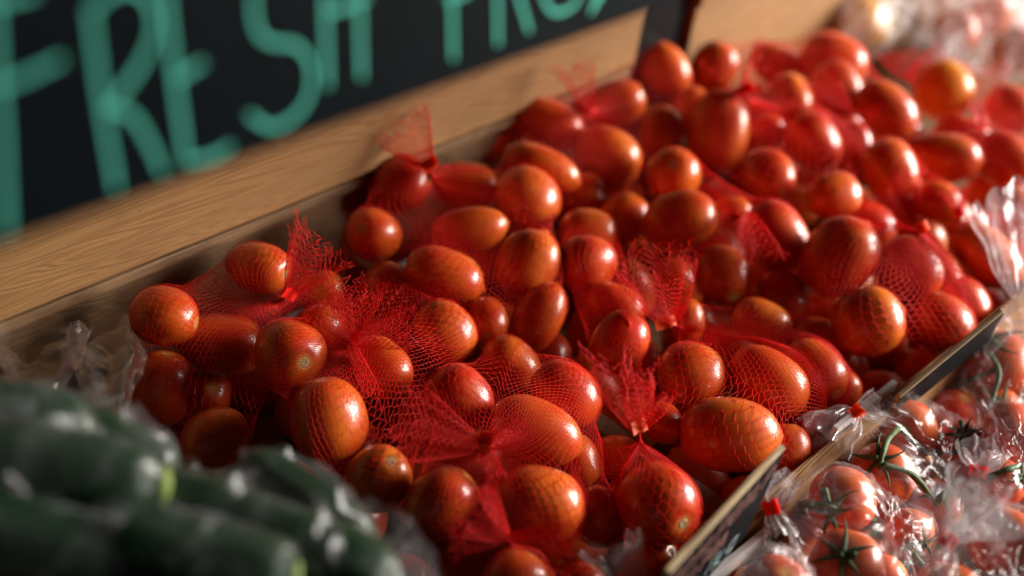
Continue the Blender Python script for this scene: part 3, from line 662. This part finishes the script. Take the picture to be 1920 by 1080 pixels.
# ------------------------------------------------------------------ the red nets
# key, tomato keys, knot pixel, tape material, tape tab, cell, [tails: tip px, tip py, half width px, depth change m, options], label
NETS = [
 ('A', 'A', (542, 552), 'red_tape', 0.014, 0.0056, [(618, 438, 74, 0.0, dict(ragged=0.3)), ], 'red net bag with a feathery tail standing up against the back board'),
 ('B', 'B', (655, 640), 'red_tape', 0.0, 0.0056, [(668, 522, 56, -0.02, {}), (782, 610, 42, -0.02, {}), (700, 745, 12, -0.012, dict(strands=26, fold=0.1)), (612, 560, 36, -0.01, {})], 'red net bag whose spread tail looks like a flower'),
 ('C', 'C', (804, 312), 'orange_tape', 0.008, 0.0056, [(738, 212, 72, 0.0, dict(ragged=0.3))], 'topmost red net bag leaning on the back board under the chalkboard'),
 ('D', 'D', (908, 838), 'orange_tape', 0.007, 0.0056, [(735, 786, 78, -0.035, dict(flare=0.9)), (985, 800, 24, -0.015, {}), (935, 905, 12, -0.01, dict(strands=24))], 'red net bag with orange tie and a wide pink tail, next to the cucumbers'),
 ('E', 'E', (1256, 604), 'orange_tape', 0.009, 0.0060, [(1222, 478, 74, -0.045, dict(thick=0.55, flare=0.6))], 'sharply seen red net bag with an upright brush of a tail'),
 ('F', 'F', (1198, 800), 'orange_tape', 0.008, 0.0060, [(1160, 668, 72, -0.055, dict(ragged=0.45, flare=0.6, fold=0.4)), (1222, 705, 50, -0.04, dict(ragged=0.5, flare=0.6))], 'red net bag with a bristling frayed tail beside the near price sign'),
 ('G', 'G', (950, 1008), 'red_tape', 0.0, 0.0060, [(868, 955, 44, -0.02, {}), (905, 905, 12, -0.01, dict(strands=24)), (1090, 1010, 26, -0.01, {}), (838, 1010, 30, -0.01, {})], 'loose red net bag cut off by the lower frame edge'),
 ('H', 'H', (1180, 610), 'red_tape', 0.0, 0.0064, [], 'red net bag half hidden behind the upright brush of a tail'),
 ('I', 'I', (1398, 398), 'red_tape', 0.0, 0.0062, [(1432, 500, 44, -0.035, dict(flare=0.6))], 'red net bag with its tail hanging down over an orange tomato'),
 ('J', 'J', (1728, 428), 'orange_tape', 0.010, 0.0062, [(1790, 560, 40, 0.0, dict(thick=0.2))], 'fat red net bag next to the far price sign'),
 ('K', 'K', (1722, 432), 'red_tape', 0.0, 0.0050, [(1655, 338, 62, -0.012, dict(thick=0.3, ragged=0.1))], 'red net bag gathered into a dense funnel above the fat one'),
 ('L', 'L', (1392, 172), 'red_tape', 0.012, 0.0064, [(1352, 92, 42, 0.0, dict(ragged=0.5)), (1462, 98, 52, 0.0, dict(ragged=0.4))], 'red net bag with a bright red knot and two sprays of netting'),
 ('M', 'M', (1105, 205), 'red_tape', 0.0, 0.0066, [(1072, 105, 42, -0.02, dict(ragged=0.4))], 'red net bag at the far end of the back board'),
 ('N', 'N', (1592, 208), 'red_tape', 0.0, 0.0066, [(1530, 135, 30, -0.02, dict(ragged=0.4)), (1640, 230, 30, -0.01, {})], 'blurred red net bag forming the top of the heap'),
 ('O', 'O', (1840, 226), 'red_tape', 0.008, 0.0066, [(1838, 108, 52, 0.0, dict(thick=0.5))], 'blurred red net bag with a tall pinkish tail'),
 ('P', 'P', (1802, 398), 'red_tape', 0.006, 0.0048, [(1786, 350, 22, 0.0, {})], 'deep red net bag half covered by crumpled clear film'),
 ('Q', 'Q', (1700, 150), 'red_tape', 0.0, 0.0066, [(1688, 88, 44, 0.0, dict(ragged=0.4)), (1770, 110, 30, 0.05, {})], 'far red net bag around the yellow orange tomato'),
]
NETK = {}
for (key, tk, kpx, tape, tab, cell, tails, label) in NETS:
    ells = sum((BAGS[k] for k in tk), [])
    G, c, K = bag_surface(ells, kpx); NETK[key] = K
    bag = empty('net_bag', c); tag(bag, label, 'net bag', 'red net bags of tomatoes')
    far = (c - CAM).dot(CF); k = 1.0 if far < 1.15 else 1.25
    mesh_at('netting', net_mesh('netting', G, c, cell * k * 1.13, 0.00018 * k, 0.00011 * k), 'red_net', bag)
    a = (K - c).normalized()
    for (tx, ty, hwp, dd, opt) in tails:
        d = (K - CAM).dot(CF) + dd
        T = at(tx, ty, d)
        mesh_at('net_tail', tail_mesh('net_tail', K, T, hwp / F * d, cell * k * 0.86, sw=0.00025 * k, **opt), 'red_net', bag)
    if tab:
        mesh_at('tie', tie_mesh('tie', K + a * 0.001, (at(tails[0][0], tails[0][1], (K - CAM).dot(CF)) - K) if tails else a, tab=tab, seed=ord(key)), tape, bag)
# a loose tail of dark netting lying over the shaded tomatoes

# ------------------------------------------------------------------ price signs on the front rail
def solve_board(tr, tl, br, d0, ratio):
    """Depths of the two other corners so that the board is a true rectangle of the given width to height ratio."""
    best = None
    for dl in np.linspace(d0 * 0.80, d0 * 1.05, 260):
        Lv = at(*tl, dl) - at(*tr, d0)
        for db in np.linspace(d0 * 0.88, d0 * 1.08, 200):
            Hv = at(*br, db) - at(*tr, d0)
            e = (Lv.dot(Hv) / (Lv.length * Hv.length)) ** 2 * 4 + (math.log(Lv.length / Hv.length / ratio)) ** 2
            if best is None or e < best[0]: best = (e, dl, db)
    return best[1], best[2]
def chalk_glyphs(rnd, k):
    """rows of short chalk strokes: upright, slanted and round marks as small blurred lettering shows"""
    out = []
    for i in range(k):
        x = (i + 0.15) / k; wd = 0.62 / k; t = i % 4
        if t == 0: out.append([(x, 0), (x, 1)]); out.append([(x, 1), (x + wd, 0.9), (x + wd, 0.5), (x, 0.45)])
        elif t == 1: out.append([(x, 0.1), (x, 0.9), (x + wd, 0.9), (x + wd, 0.1), (x, 0.1)])
        elif t == 2: out.append([(x, 0), (x + wd / 2, 1), (x + wd, 0)])
        else: out.append([(x, 1), (x, 0), (x + wd, 0)]); out.append([(x, 0.5), (x + wd * 0.8, 0.5)])
    return out
def G9(x, w_): return [[(x + w_, 0.75), (x + w_ * 0.5, 1), (x, 0.75), (x + w_ * 0.5, 0.5), (x + w_, 0.75), (x + w_ * 0.9, 0.3), (x + w_ * 0.4, 0)]]
PRICE = G9(0.06, 0.10) + G9(0.20, 0.10) + G9(0.36, 0.10) + [[(0.52, -0.1), (0.60, 1.1)]] + \
    [[(0.65, 0), (0.65, 1)], [(0.73, 0.65), (0.65, 0.3), (0.74, 0)], [(0.86, 0.6), (0.79, 0.6), (0.79, 0.1), (0.86, 0.1), (0.86, 0.65), (0.86, -0.3), (0.79, -0.35)]]
def price_sign(tr, tl, br, d0, ratio, label, rows):
    dl, db = solve_board(tr, tl, br, d0, ratio)
    A, Lp, Hp = at(*tr, d0), at(*tl, dl), at(*br, db)
    ex = (A - Lp).normalized(); ey = (A - Hp); ey = (ey - ex * ey.dot(ex)); H = ey.length; ey.normalize(); W = (A - Lp).length
    nz_ = ex.cross(ey)
    if nz_.dot(CAM - A) < 0: nz_ = -nz_
    o0 = A - ex * W - ey * H                                        # lower corner at the reading start
    root = empty('price_sign', o0); tag(root, label, 'price sign', 'price signs on the front rail')
    oriented_box('wood_back', o0, ex, ey, nz_, (0, 0, -0.0042), (W, H, 0), 'pale_wood', root, 0.0012, 3)
    oriented_box('black_face', o0, ex, ey, nz_, (0.001, 0.001, 0.0001), (W - 0.001, H - 0.0008, 0.0006), 'chalkboard_black', root, 0)
    for nm, (y0, y1, strokes, m) in rows:
        bm = bmesh.new()
        for s in strokes: ribbon_stroke(bm, [o0 + ex * (p[0] * W * 0.92 + W * 0.04) + ey * (H * (y0 + (y1 - y0) * p[1])) + nz_ * 0.0007 for p in s], nz_, 0.0006, 0.0002)
        mesh_at(nm, bm_mesh(nm, bm, False), m, root)
    print('sign', round(W, 3), round(H, 3), round(dl, 3), round(db, 3))
    return o0, ex, ey, nz_, W, H
rr = random.Random(3)
price_sign((1474, 838), (1256, 1076), (1396, 1004), 0.84, 1.6, 'black price sign with blurred chalk writing and pale wooden edge, beside the large oval tomato',
    [('chalk_writing', (0.70, 0.92, chalk_glyphs(rr, 9), 'chalk_pink')), ('chalk_writing', (0.42, 0.62, [[(p[0] * 0.6 + 0.05, p[1]) for p in s] for s in chalk_glyphs(rr, 7)], 'chalk_pink')), ('price_writing', (0.10, 0.34, PRICE, 'chalk_blue'))])
price_sign((1884, 584), (1688, 746), (1852, 640), 1.03, 1.9, 'black price sign seen almost edge on, half covered by clear film by the fat net',
    [])
def rail_x(px, py): return to_bin(hit_plane(px, py, bin_pt(0, YR - 0.012, 0), EB)).x
strip = empty('price_strip', bin_pt(rail_x(1380, 1010), YR - 0.012, ZR)); tag(strip, 'white plastic holder strip clipped below the near price sign', 'price strip')
oriented_box('outer_lip', O, EX, EB, EN, (rail_x(1300, 1085), YR - 0.030, ZR - 0.024), (rail_x(1432, 985), YR - 0.027, ZR - 0.008), 'white_plastic', strip, 0.0006)
oriented_box('inner_lip', O, EX, EB, EN, (rail_x(1300, 1085), YR - 0.017, ZR - 0.020), (rail_x(1432, 985), YR - 0.0125, ZR - 0.002), 'white_plastic', strip, 0.0006)
oriented_box('strip_base', O, EX, EB, EN, (rail_x(1300, 1085), YR - 0.027, ZR - 0.024), (rail_x(1432, 985), YR - 0.017, ZR - 0.021), 'white_plastic', strip, 0.0004)
strip = empty('price_strip', bin_pt(rail_x(1690, 720), YR + 0.008, ZR)); tag(strip, 'white plastic strip behind the edge on price sign', 'price strip')
oriented_box('outer_lip', O, EX, EB, EN, (rail_x(1640, 752), YR + 0.0055, ZR - 0.008), (rail_x(1742, 690), YR + 0.010, ZR + 0.006), 'white_plastic', strip, 0.0006)

# ------------------------------------------------------------------ clear film bags
def crumpler(amp, freq, seed, pleats=0, pamp=0.0):
    def f(DIR, r):
        out = np.zeros(r.shape)
        for j in range(r.shape[0]):
            for i in range(r.shape[1]):
                v = Vector(DIR[j, i]) * freq + Vector((seed, seed * 1.7, 0))
                a = abs(noise.noise(v * 0.7)) * 1.2 + abs(noise.noise(v * 1.9)) * 0.45 + abs(noise.noise(v * 4.3)) * 0.07
                out[j, i] = amp * (0.45 - a)
            if pleats:
                t = max(0.0, 1 - j / (r.shape[0] * 0.5))
                fi = np.arange(r.shape[1]) / r.shape[1] * 6.283
                out[j] += pamp * t * np.abs(np.sin(fi * pleats / 2 + 2 * np.sin(fi * 3 + seed) + j * 0.02)) * min(1, j / 6)
        return out
    return f
def film_mesh(name, G, rows=(0, NTH)):
    H, Wn = G.shape[0], G.shape[1]; idx = np.arange(H * Wn).reshape(H, Wn)
    q = np.stack([idx[:-1], np.roll(idx, -1, 1)[:-1], np.roll(idx, -1, 1)[1:], idx[1:]], -1).reshape(-1, 4)
    t = np.concatenate([q[:, [0, 1, 2]], q[:, [0, 2, 3]]])
    return np_mesh(name, G.reshape(-1, 3), t, True)
def film_tail(name, K, T, hw, seed, thick=0.45, pleat=7, flare=0.7, S=110, Rr=44, crum=0.006):
    rg = np.random.default_rng(seed)
    Dv = T - K; L = Dv.length; Dn = Dv.normalized(); view = ((K + T) / 2 - CAM).normalized(); Wd = Dn.cross(view).normalized(); Td = Wd.cross(Dn).normalized()
    G = np.zeros((Rr, S, 3)); p1, p2, p3 = rg.uniform(0, 6.28, 3)
    for j in range(Rr):
        s = j / (Rr - 1)
        for i in range(S):
            al = 6.28318 * i / S; g_ = s ** flare
            ln = 1 - 0.22 * (0.5 + 0.5 * math.sin(2.3 * al + p1)) - 0.05 * math.sin(9 * al + p3)
            wv = 0.003 * math.cos(al) + hw * g_ * math.cos(al) * (1 + 0.12 * math.sin(3 * al + p2)); tv = 0.003 * math.sin(al) + hw * thick * g_ * math.sin(al) + hw * 0.22 * g_ * math.sin(pleat * al + p1)
            p = K + Dn * (L * s * ln) + Wd * wv + Td * tv
            q = p * 38 + Vector((seed, 0, 0))
            c = abs(noise.noise(q)) + 0.3 * abs(noise.noise(q * 2.1))
            p = p + (Td * (c - 0.4) + Wd * noise.noise(q * 1.3)) * crum * min(1, s * 3)
            G[j, i] = p[:]
    return film_mesh(name, G)

# ------------------------------------------------------------------ vine tomatoes in clear bags
VM = [tomato_mesh('vine_tomato', 20 + s, sq=2.35, lobes=5, tip=0.0, flat=0.06) for s in range(3)]
def calyx_mesh(seed):
    rnd = random.Random(seed); bm = bmesh.new(); k = 5 + seed % 2
    for i in range(k):
        f = 6.283 * i / k + rnd.uniform(-0.25, 0.25); L = rnd.uniform(0.75, 1.15); lift = rnd.uniform(0.02, 0.45); tw = rnd.uniform(-0.3, 0.3)
        pts = []; rad = []
        for q in range(8):
            s = q / 7; r = L * s
            z = 0.98 - 0.42 * (r ** 2) + lift * s * s * 1.1 + 0.05
            pts.append(Vector((r * math.cos(f + tw * s * s), r * math.sin(f + tw * s * s), z))); rad.append(0.085 * (1 - s * 0.82) * (0.75 + 0.5 * math.sin(math.pi * min(1, s * 1.3))))
        tube_bm(bm, pts, rad, 6)
    tube_bm(bm, [Vector((0, 0, 0.93)), Vector((0.02, 0, 1.05)), Vector((0.06, 0.03, 1.2))], [0.15, 0.10, 0.075], 8)
    return bm_mesh('calyx', bm)
CAX = [calyx_mesh(s) for s in range(4)]
# bag, px, py, diameter px, axis image angle, tilt to camera, calyx, depth factor
VINE = [
 ('1', 1697, 806, 114, 250, 50, 0, 1.03), ('1', 1800, 842, 98, 80, 55, 1, 1.04), ('1', 1652, 890, 118, 100, 62, 1, 1.02), ('1', 1752, 950, 98, 60, 60, 1, 1.05), ('1', 1712, 890, 80, 200, 30, 0, 1.09),
 ('2', 1576, 940, 120, 230, 62, 1, 0.985), ('2', 1702, 1000, 92, 330, 40, 1, 1.03), ('2', 1588, 1064, 134, 110, 70, 1, 0.985), ('2', 1660, 1085, 90, 30, 20, 0, 1.03), ('2', 1648, 962, 76, 30, 20, 0, 1.06),
 ('3', 1888, 1016, 120, 200, 60, 0, 0.93), ('3', 1784, 1110, 108, 80, 40, 0, 0.93),
 ('4', 1900, 812, 110, 40, 30, 0, 1.0), ('4', 1880, 905, 84, 20, 30, 1, 1.02),
 ('5', 1868, 684, 132, 100, 45, 1, 1.03), ('5', 1790, 782, 104, 60, 30, 0, 1.07), ('5', 1868, 775, 94, 60, 60, 1, 1.06),
 ('6', 1456, 1104, 126, 60, 50, 0, 0.95),
]
VB, VT = {}, {}
for k, (b, px, py, dia, ang, tau, cal, fd) in enumerate(VINE):
    dia *= 1.07; d = pile_d(px, py) * fd; t = (b, px, py, dia, dia, ang, tau); ax = axis_of(t); loc = at(px, py, d); r = dia / F / 2 * d
    VB.setdefault(b, []).append((frame_z(ax, loc, r, r * 0.93, RNG.uniform(0, 6.28)), loc, r, r * 0.93)); VT.setdefault(b, []).append((cal, ax, loc, r, k))
_cv = np.array([e[1][:] for l in VB.values() for e in l]); _rv = np.array([e[2] for l in VB.values() for e in l]); _bk = [b for b, l in VB.items() for e in l]
DEEPV = []; _pl = []
for py in range(640, 1180, 34):
    for px in range(1420, 1990, 34):
        if px < 1500 + (900 - py) * 1.25: continue
        for f in (1.045, 1.09):
            q = np.array(at(px + RNG.uniform(-9, 9), py + RNG.uniform(-9, 9), pile_d(px, py) * f)[:])
            dd_ = np.linalg.norm(_cv - q, axis=1) - _rv
            if dd_.min() > 0.0185 and min((np.linalg.norm(q - o_) for o_ in _pl), default=1) > 0.040 and dd_.min() < 0.05 and to_bin(Vector(q)).y < YR - 0.03:
                _pl.append(q); DEEPV.append((_bk[int(np.argmin(dd_))], Vector(q))); break
VINES = {   # stems: list of polylines in pixels, lying just over the tomatoes
 '1': [[(1688, 800), (1722, 838), (1752, 850), (1805, 846)], [(1752, 850), (1772, 880), (1768, 925), (1757, 945)], [(1688, 800), (1662, 830), (1650, 875)], [(1655, 872), (1710, 890), (1757, 945)], [(1805, 846), (1802, 790)]],
 '2': [[(1500, 944), (1560, 950), (1640, 975)], [(1640, 1000), (1700, 1030), (1730, 1060)], [(1545, 915), (1556, 950)], [(1640, 1000), (1600, 1040)]],
 '4': [[(1840, 900), (1890, 880), (1925, 872)]],
 '5': [[(1840, 645), (1872, 692), (1862, 745), (1856, 770), (1905, 790)], [(1790, 725), (1872, 692)]],
}
TRUSS = {'1': 'green stemmed vine tomatoes in the clear bag with the orange clip', '2': 'vine tomatoes in the clear bag with the red clip, green calyxes showing',
         '3': 'two tomatoes inside the milky crumpled bag at the frame corner', '4': 'vine tomatoes in the blurred bag with the small red knot at the frame edge',
         '5': 'vine tomatoes with dark green stems in the clear bag beside the edge on price sign', '6': 'lone vine tomato with white reflections below the near price sign'}
for b, lst in VB.items():
    c = sum((e[1] for e in lst), Vector()) / len(lst)
    tr = empty('tomato_truss', c); tag(tr, TRUSS[b], 'vine tomatoes', 'bagged vine tomatoes')
    inv = tr.matrix_basis.inverted()
    for (M, loc, wr, lr), (cal, ax, _, r, k) in zip(lst, VT[b]):
        o = link('vine_tomato', VM[k % 3], 'vine_tomato_skin', tr, inv @ M)
        if cal: link('calyx', CAX[k % 4], 'vine_green', o)
    for k, (bk, q) in enumerate(DEEPV):
        if bk == b: link('vine_tomato', VM[k % 3], 'vine_tomato_skin', tr, inv @ frame_z(Vector(RNG.normal(size=3)), q, 0.021, 0.0195))
    if b in VINES:
        bm = bmesh.new()
        uv, uf = [], []
        for M, *_ in lst:
            base = len(uv); uv += [M @ Vector(p) for p in UP]; uf += [tuple(base + q for q in f) for f in UF]
        uni = BVHTree.FromPolygons(uv, uf)
        for pl in VINES[b]:
            pts = []
            for p in pl:
                rd = ray(*p); h = uni.ray_cast(CAM, rd.normalized()); dm = (c - CAM).dot(CF)
                pts.append(CAM + rd.normalized() * (h[3] - 0.004) if h[0] is not None else at(p[0], p[1], dm - 0.006))
            pts = smooth_line(pts, 6); m_ = len(pts)
            tube_bm(bm, pts, [0.0021 * (1 + 0.15 * math.sin(i * 1.1)) for i in range(m_)], 8)
        mesh_at('vine_stem', bm_mesh('vine_stem', bm), 'vine_green', tr)
FILMS = [   # vine bag, knot, film, clip material, tails, crumple, label
 ('1', (1606, 772), 'clear_film', 'orange_tape', [(1528, 835, 62, -0.01), (1650, 758, 26, 0.0)], 0.010, 'clear bag of vine tomatoes closed with an orange clip beside the sharply seen net'),
 ('2', (1446, 950), 'clear_film', 'red_tape', [(1470, 1010, 22, 0.0), (1480, 880, 26, 0.0)], 0.010, 'clear bag of vine tomatoes closed with a red clip next to the near price sign'),
 ('3', (1775, 1012), 'clear_film', 'red_tape', [(1725, 1075, 55, -0.02), (1790, 930, 70, -0.02), (1870, 915, 70, -0.02)], 0.016, 'milky crumpled bag at the frame corner, out of focus'),
 ('4', (1838, 884), 'milky_film', 'red_tape', [(1850, 830, 44, -0.01)], 0.012, 'crinkled clear bag at the frame edge with a small red knot'),
 ('5', (1925, 600), 'clear_film', None, [], 0.010, 'clear bag of vine tomatoes leaning on the edge on price sign'),
 ('6', (1440, 1030), 'clear_film', None, [], 0.008, 'clear bag cut off by the lower frame edge below the near price sign'),
]
for b, kpx, fm, clip, tails, amp, label in FILMS:
    G, c, K = bag_surface(VB[b], kpx, lift=0.012, sag=0.15, margin=0.002, crumple=crumpler(amp, 3.2, ord(b) * 3.1, 26, 0.006), scale=1.07)
    bag = empty('clear_bag', c); tag(bag, label, 'plastic bag', 'clear bags of vine tomatoes')
    mesh_at('film', film_mesh('film', G), fm, bag)
    dK = (K - CAM).dot(CF)
    for q, (tx, ty, hwp, dd) in enumerate(tails):
        mesh_at('film_tail', film_tail('film_tail', K, at(tx, ty, dK + dd), hwp / F * dK, 10 * ord(b) + q), 'milky_film' if fm == 'clear_film' else fm, bag)
    if clip:
        mesh_at('clip', tie_mesh('clip', K, at(tails[0][0], tails[0][1], dK) - K, r=0.0048, h=0.008, tab=0.006, seed=ord(b)), clip, bag)

# crumpled film over the deep red net at the frame edge, and far bags of oranges and tomatoes
bag = empty('clear_bag', at(1880, 470, 1.16)); tag(bag, 'crumpled clear bag end resting against the deep red net', 'plastic bag')
mesh_at('film_tail', film_tail('film_tail', at(1908, 560, 1.13), at(1872, 350, 1.17), 0.024, 71, pleat=6, crum=0.004), 'milky_film', bag)
mesh_at('film', film_tail('film', at(1908, 560, 1.13), at(1960, 700, 1.08), 0.05, 72, pleat=6), 'clear_film', bag)
FARB = [
 ('orange', [(1612, 44, 112, 1.70), (1520, 30, 90, 1.78), (1690, 20, 92, 1.80), (1600, -60, 92, 1.84)], (1480, 20), [(1440, 30, 60, 0.0), (1500, 90, 40, 0.0)], 'far clear bag with oranges showing through'),
 ('tomato', [(1790, 60, 90, 1.74), (1860, 20, 92, 1.78), (1740, -30, 90, 1.85), (1905, 96, 90, 1.66)], (1720, 60), [(1690, 95, 60, 0.0), (1745, 110, 44, 0.0)], 'far clear bag of reddish tomatoes, strongly blurred'),
]
for kind, lst, kpx, tails, label in FARB:
    ells = []
    c = sum((at(p[0], p[1], p[3]) for p in lst), Vector()) / len(lst)
    for k, (px, py, dia, d) in enumerate(lst):
        loc = at(px, py, d); r = dia / F / 2 * d; M = frame_z(Vector(RNG.normal(size=3)), loc, r, r * 0.95)
        o = link(kind if kind == 'orange' else 'vine_tomato', VM[k % 3], None, None, M)
        if kind == 'orange':
            o.data = o.data.copy(); o.data.materials.clear(); o.data.materials.append(MAT['orange_skin'])
            tag(o, ['orange clearest through the far bag, above the highest tomato', 'orange beside the pale back boards, veiled by film', 'orange veiled by white film behind the clearest one', 'orange at the rear of the far bag'][k], 'orange', 'oranges in the far bag')
        else:
            tag(o, ['far reddish tomato in the middle of the far bag', 'far dark tomato near the frame corner', 'far tomato at the rear of its clear bag', 'far brownish tomato at the frame edge above the pale veiled one'][k], 'tomato', 'tomatoes in the far bag')
        ells.append((M, loc, r, r))
    G, c, K = bag_surface(ells, kpx, lift=0.02, sag=0.1, margin=0.004, crumple=crumpler(0.035, 3.5, len(kind) * 7.7, 22, 0.012), scale=1.15)
    bag = empty('clear_bag', c); tag(bag, label, 'plastic bag', 'far clear bags')
    mesh_at('film', film_mesh('film', G), 'veil_film', bag)
    dK = (K - CAM).dot(CF)
    for q, (tx, ty, hwp, dd) in enumerate(tails):
        mesh_at('film_tail', film_tail('film_tail', K, at(tx, ty, dK + dd), hwp / F * dK, 333 + len(kind) * 10 + q), 'milky_film', bag)

# ------------------------------------------------------------------ bagged cucumbers close to the camera
def cucumber_mesh(seed, bend):
    rnd = random.Random(seed); nu, nv = 28, 40; V = []; Fc = []
    for j in range(nv + 1):
        s = -1 + 2 * j / nv; r = (1 - abs(s) ** 5.5) ** 0.5 * (1 + 0.05 * math.sin(s * 3 + seed)) if abs(s) < 1 else 0.0
        if s > 0.8: r *= 1 - 0.35 * (s - 0.8) / 0.2
        for i in range(nu):
            f = 6.28318 * i / nu; k = 1 + 0.035 * math.cos(7 * f) + 0.03 * noise.noise(Vector((math.cos(f) * 3, math.sin(f) * 3, s * 14 + seed)))
            V.append((r * k * math.cos(f) + bend * (1 - s * s), r * k * math.sin(f), s))
    for j in range(nv):
        for i in range(nu):
            a, b = j * nu + i, j * nu + (i + 1) % nu; Fc.append((a, a + nu, b + nu, b))
    return np_mesh('cucumber', V, Fc)
CUCS = [  # end A px, end B px (tip, +z), depths, radius m, bag, label
 ((-330, 775), (190, 830), 0.66, 0.69, 0.022, 'X', 'dark cucumber uppermost in the near bag'),
 ((-280, 850), (318, 915), 0.62, 0.65, 0.021, 'X', 'cucumber with a yellowish tip in the middle of the near bag'),
 ((-230, 985), (300, 1090), 0.60, 0.62, 0.021, 'X', 'cucumber low in the near bag, mostly in shadow'),
 ((110, 800), (330, 905), 0.72, 0.72, 0.019, 'X', 'cucumber end showing through the pale fold at the top of the near bag'),
 ((150, 1010), (560, 1090), 0.62, 0.63, 0.020, 'Y', 'cucumber with a bright green tip at the lower frame edge'),
 ((250, 925), (760, 1120), 0.67, 0.66, 0.020, 'Y', 'striped dark green cucumber nearest the blurred tomatoes'),
 ((455, 868), (690, 1040), 0.73, 0.70, 0.017, 'Y', 'short cucumber under the raised dark fold of film'),
]
CB = {}
for k, (pa, pb, da, db, r, b, label) in enumerate(CUCS):
    A_, B_ = at(*pa, da), at(*pb, db); ax = B_ - A_; loc = (A_ + B_) / 2; L = ax.length / 2
    M = frame_z(ax, loc, r, L, k * 1.3); o = link('cucumber', cucumber_mesh(k, 0.12 * (-1) ** k), 'cucumber_skin', None, M)
    tag(o, label, 'cucumber', 'cucumbers in film bags')
    if k not in (1, 4): bm = None
    else: bm = bmesh.new(); tube_bm(bm, [Vector((0, 0, 0.94)), Vector((0, 0, 0.985)), Vector((0, 0, 1.01))], [0.50, 0.42, 0.15], 12); link('blossom_tip', bm_mesh('blossom_tip', bm), 'cucumber_tip', o)
    CB.setdefault(b, []).append((M, loc, r, L))
for b, kpx, amp, label in (('X', (100, 742), 0.022, 'grey translucent bag of cucumbers in the shaded corner'), ('Y', (500, 832), 0.022, 'clear bag of cucumbers with a raised dark fold')):
    uv, uf = [], []
    for M, *_ in CB[b]:
        base = len(uv); uv += [M @ Vector(p) for p in UP]; uf += [tuple(base + q for q in f) for f in UF]
    bv = BVHTree.FromPolygons(uv, uf); q = np.array([to_bin(p)[:] for p in uv]); c = sum((e[1] for e in CB[b]), Vector()) / len(CB[b])
    lo, hi = q.min(0) - 0.012, q.max(0) + 0.012; nx, ny = 130, 90; H_ = np.zeros((ny, nx)); gx = np.linspace(lo[0], hi[0], nx); gy = np.linspace(lo[1], hi[1], ny)
    for j in range(ny):
        for i in range(nx):
            h = bv.ray_cast(bin_pt(gx[i], gy[j], hi[2] + 0.1), -EN); H_[j, i] = to_bin(h[0]).z if h[0] is not None else lo[2] + 0.01
    top = H_.copy()
    for _ in range(7):
        e = np.pad(H_, 1, mode='edge'); sm_ = (e[:-2, 1:-1] + e[2:, 1:-1] + e[1:-1, :-2] + e[1:-1, 2:] + 2 * H_) / 6; H_ = np.maximum(sm_, top)
    for j in range(ny):
        for i in range(nx):
            v = Vector((gx[i] * 13, gy[j] * 20, ord(b))); v2 = Vector((gx[i] * 9 + gy[j] * 30, gy[j] * 26 - gx[i] * 10, 3.0 + ord(b)))
            H_[j, i] += 0.003 + amp * max(0.0, 0.35 - abs(noise.noise(v)) * 1.6) + amp * 0.6 * max(0.0, 0.25 - abs(noise.noise(v2)) * 1.5)
    V = np.array([bin_pt(gx[i], gy[j], H_[j, i])[:] for j in range(ny) for i in range(nx)]); idx = np.arange(nx * ny).reshape(ny, nx)
    bag = empty('cucumber_bag', c); tag(bag, label, 'plastic bag', 'film bags of cucumbers')
    mesh_at('film', np_mesh('film', V, np.stack([idx[:-1, :-1], idx[:-1, 1:], idx[1:, 1:], idx[1:, :-1]], -1).reshape(-1, 4)), 'grey_film', bag)
    if b == 'X':
        mesh_at('film_tail', film_tail('film_tail', at(70, 775, 0.84), at(75, 600, 0.93), 0.030, 901, thick=0.25, pleat=3, crum=0.004), 'soft_film', bag)
        mesh_at('film_tail', film_tail('film_tail', at(205, 800, 0.84), at(200, 625, 0.93), 0.020, 902, thick=0.3, pleat=4, crum=0.004), 'soft_film', bag)
    else:
        mesh_at('film_tail', film_tail('film_tail', at(700, 1085, 0.68), at(772, 1018, 0.70), 0.030, 903, thick=0.2, pleat=2, crum=0.003), 'haze_film', bag)
bag = empty('clear_bag', at(1150, 1075, 0.85)); tag(bag, 'small blurred corner of clear film poking up at the lower frame edge', 'plastic bag')
mesh_at('film', film_tail('film', at(1190, 1130, 0.84), at(1140, 1010, 0.85), 0.016, 77, thick=0.3, pleat=2, crum=0.003), 'haze_film', bag)
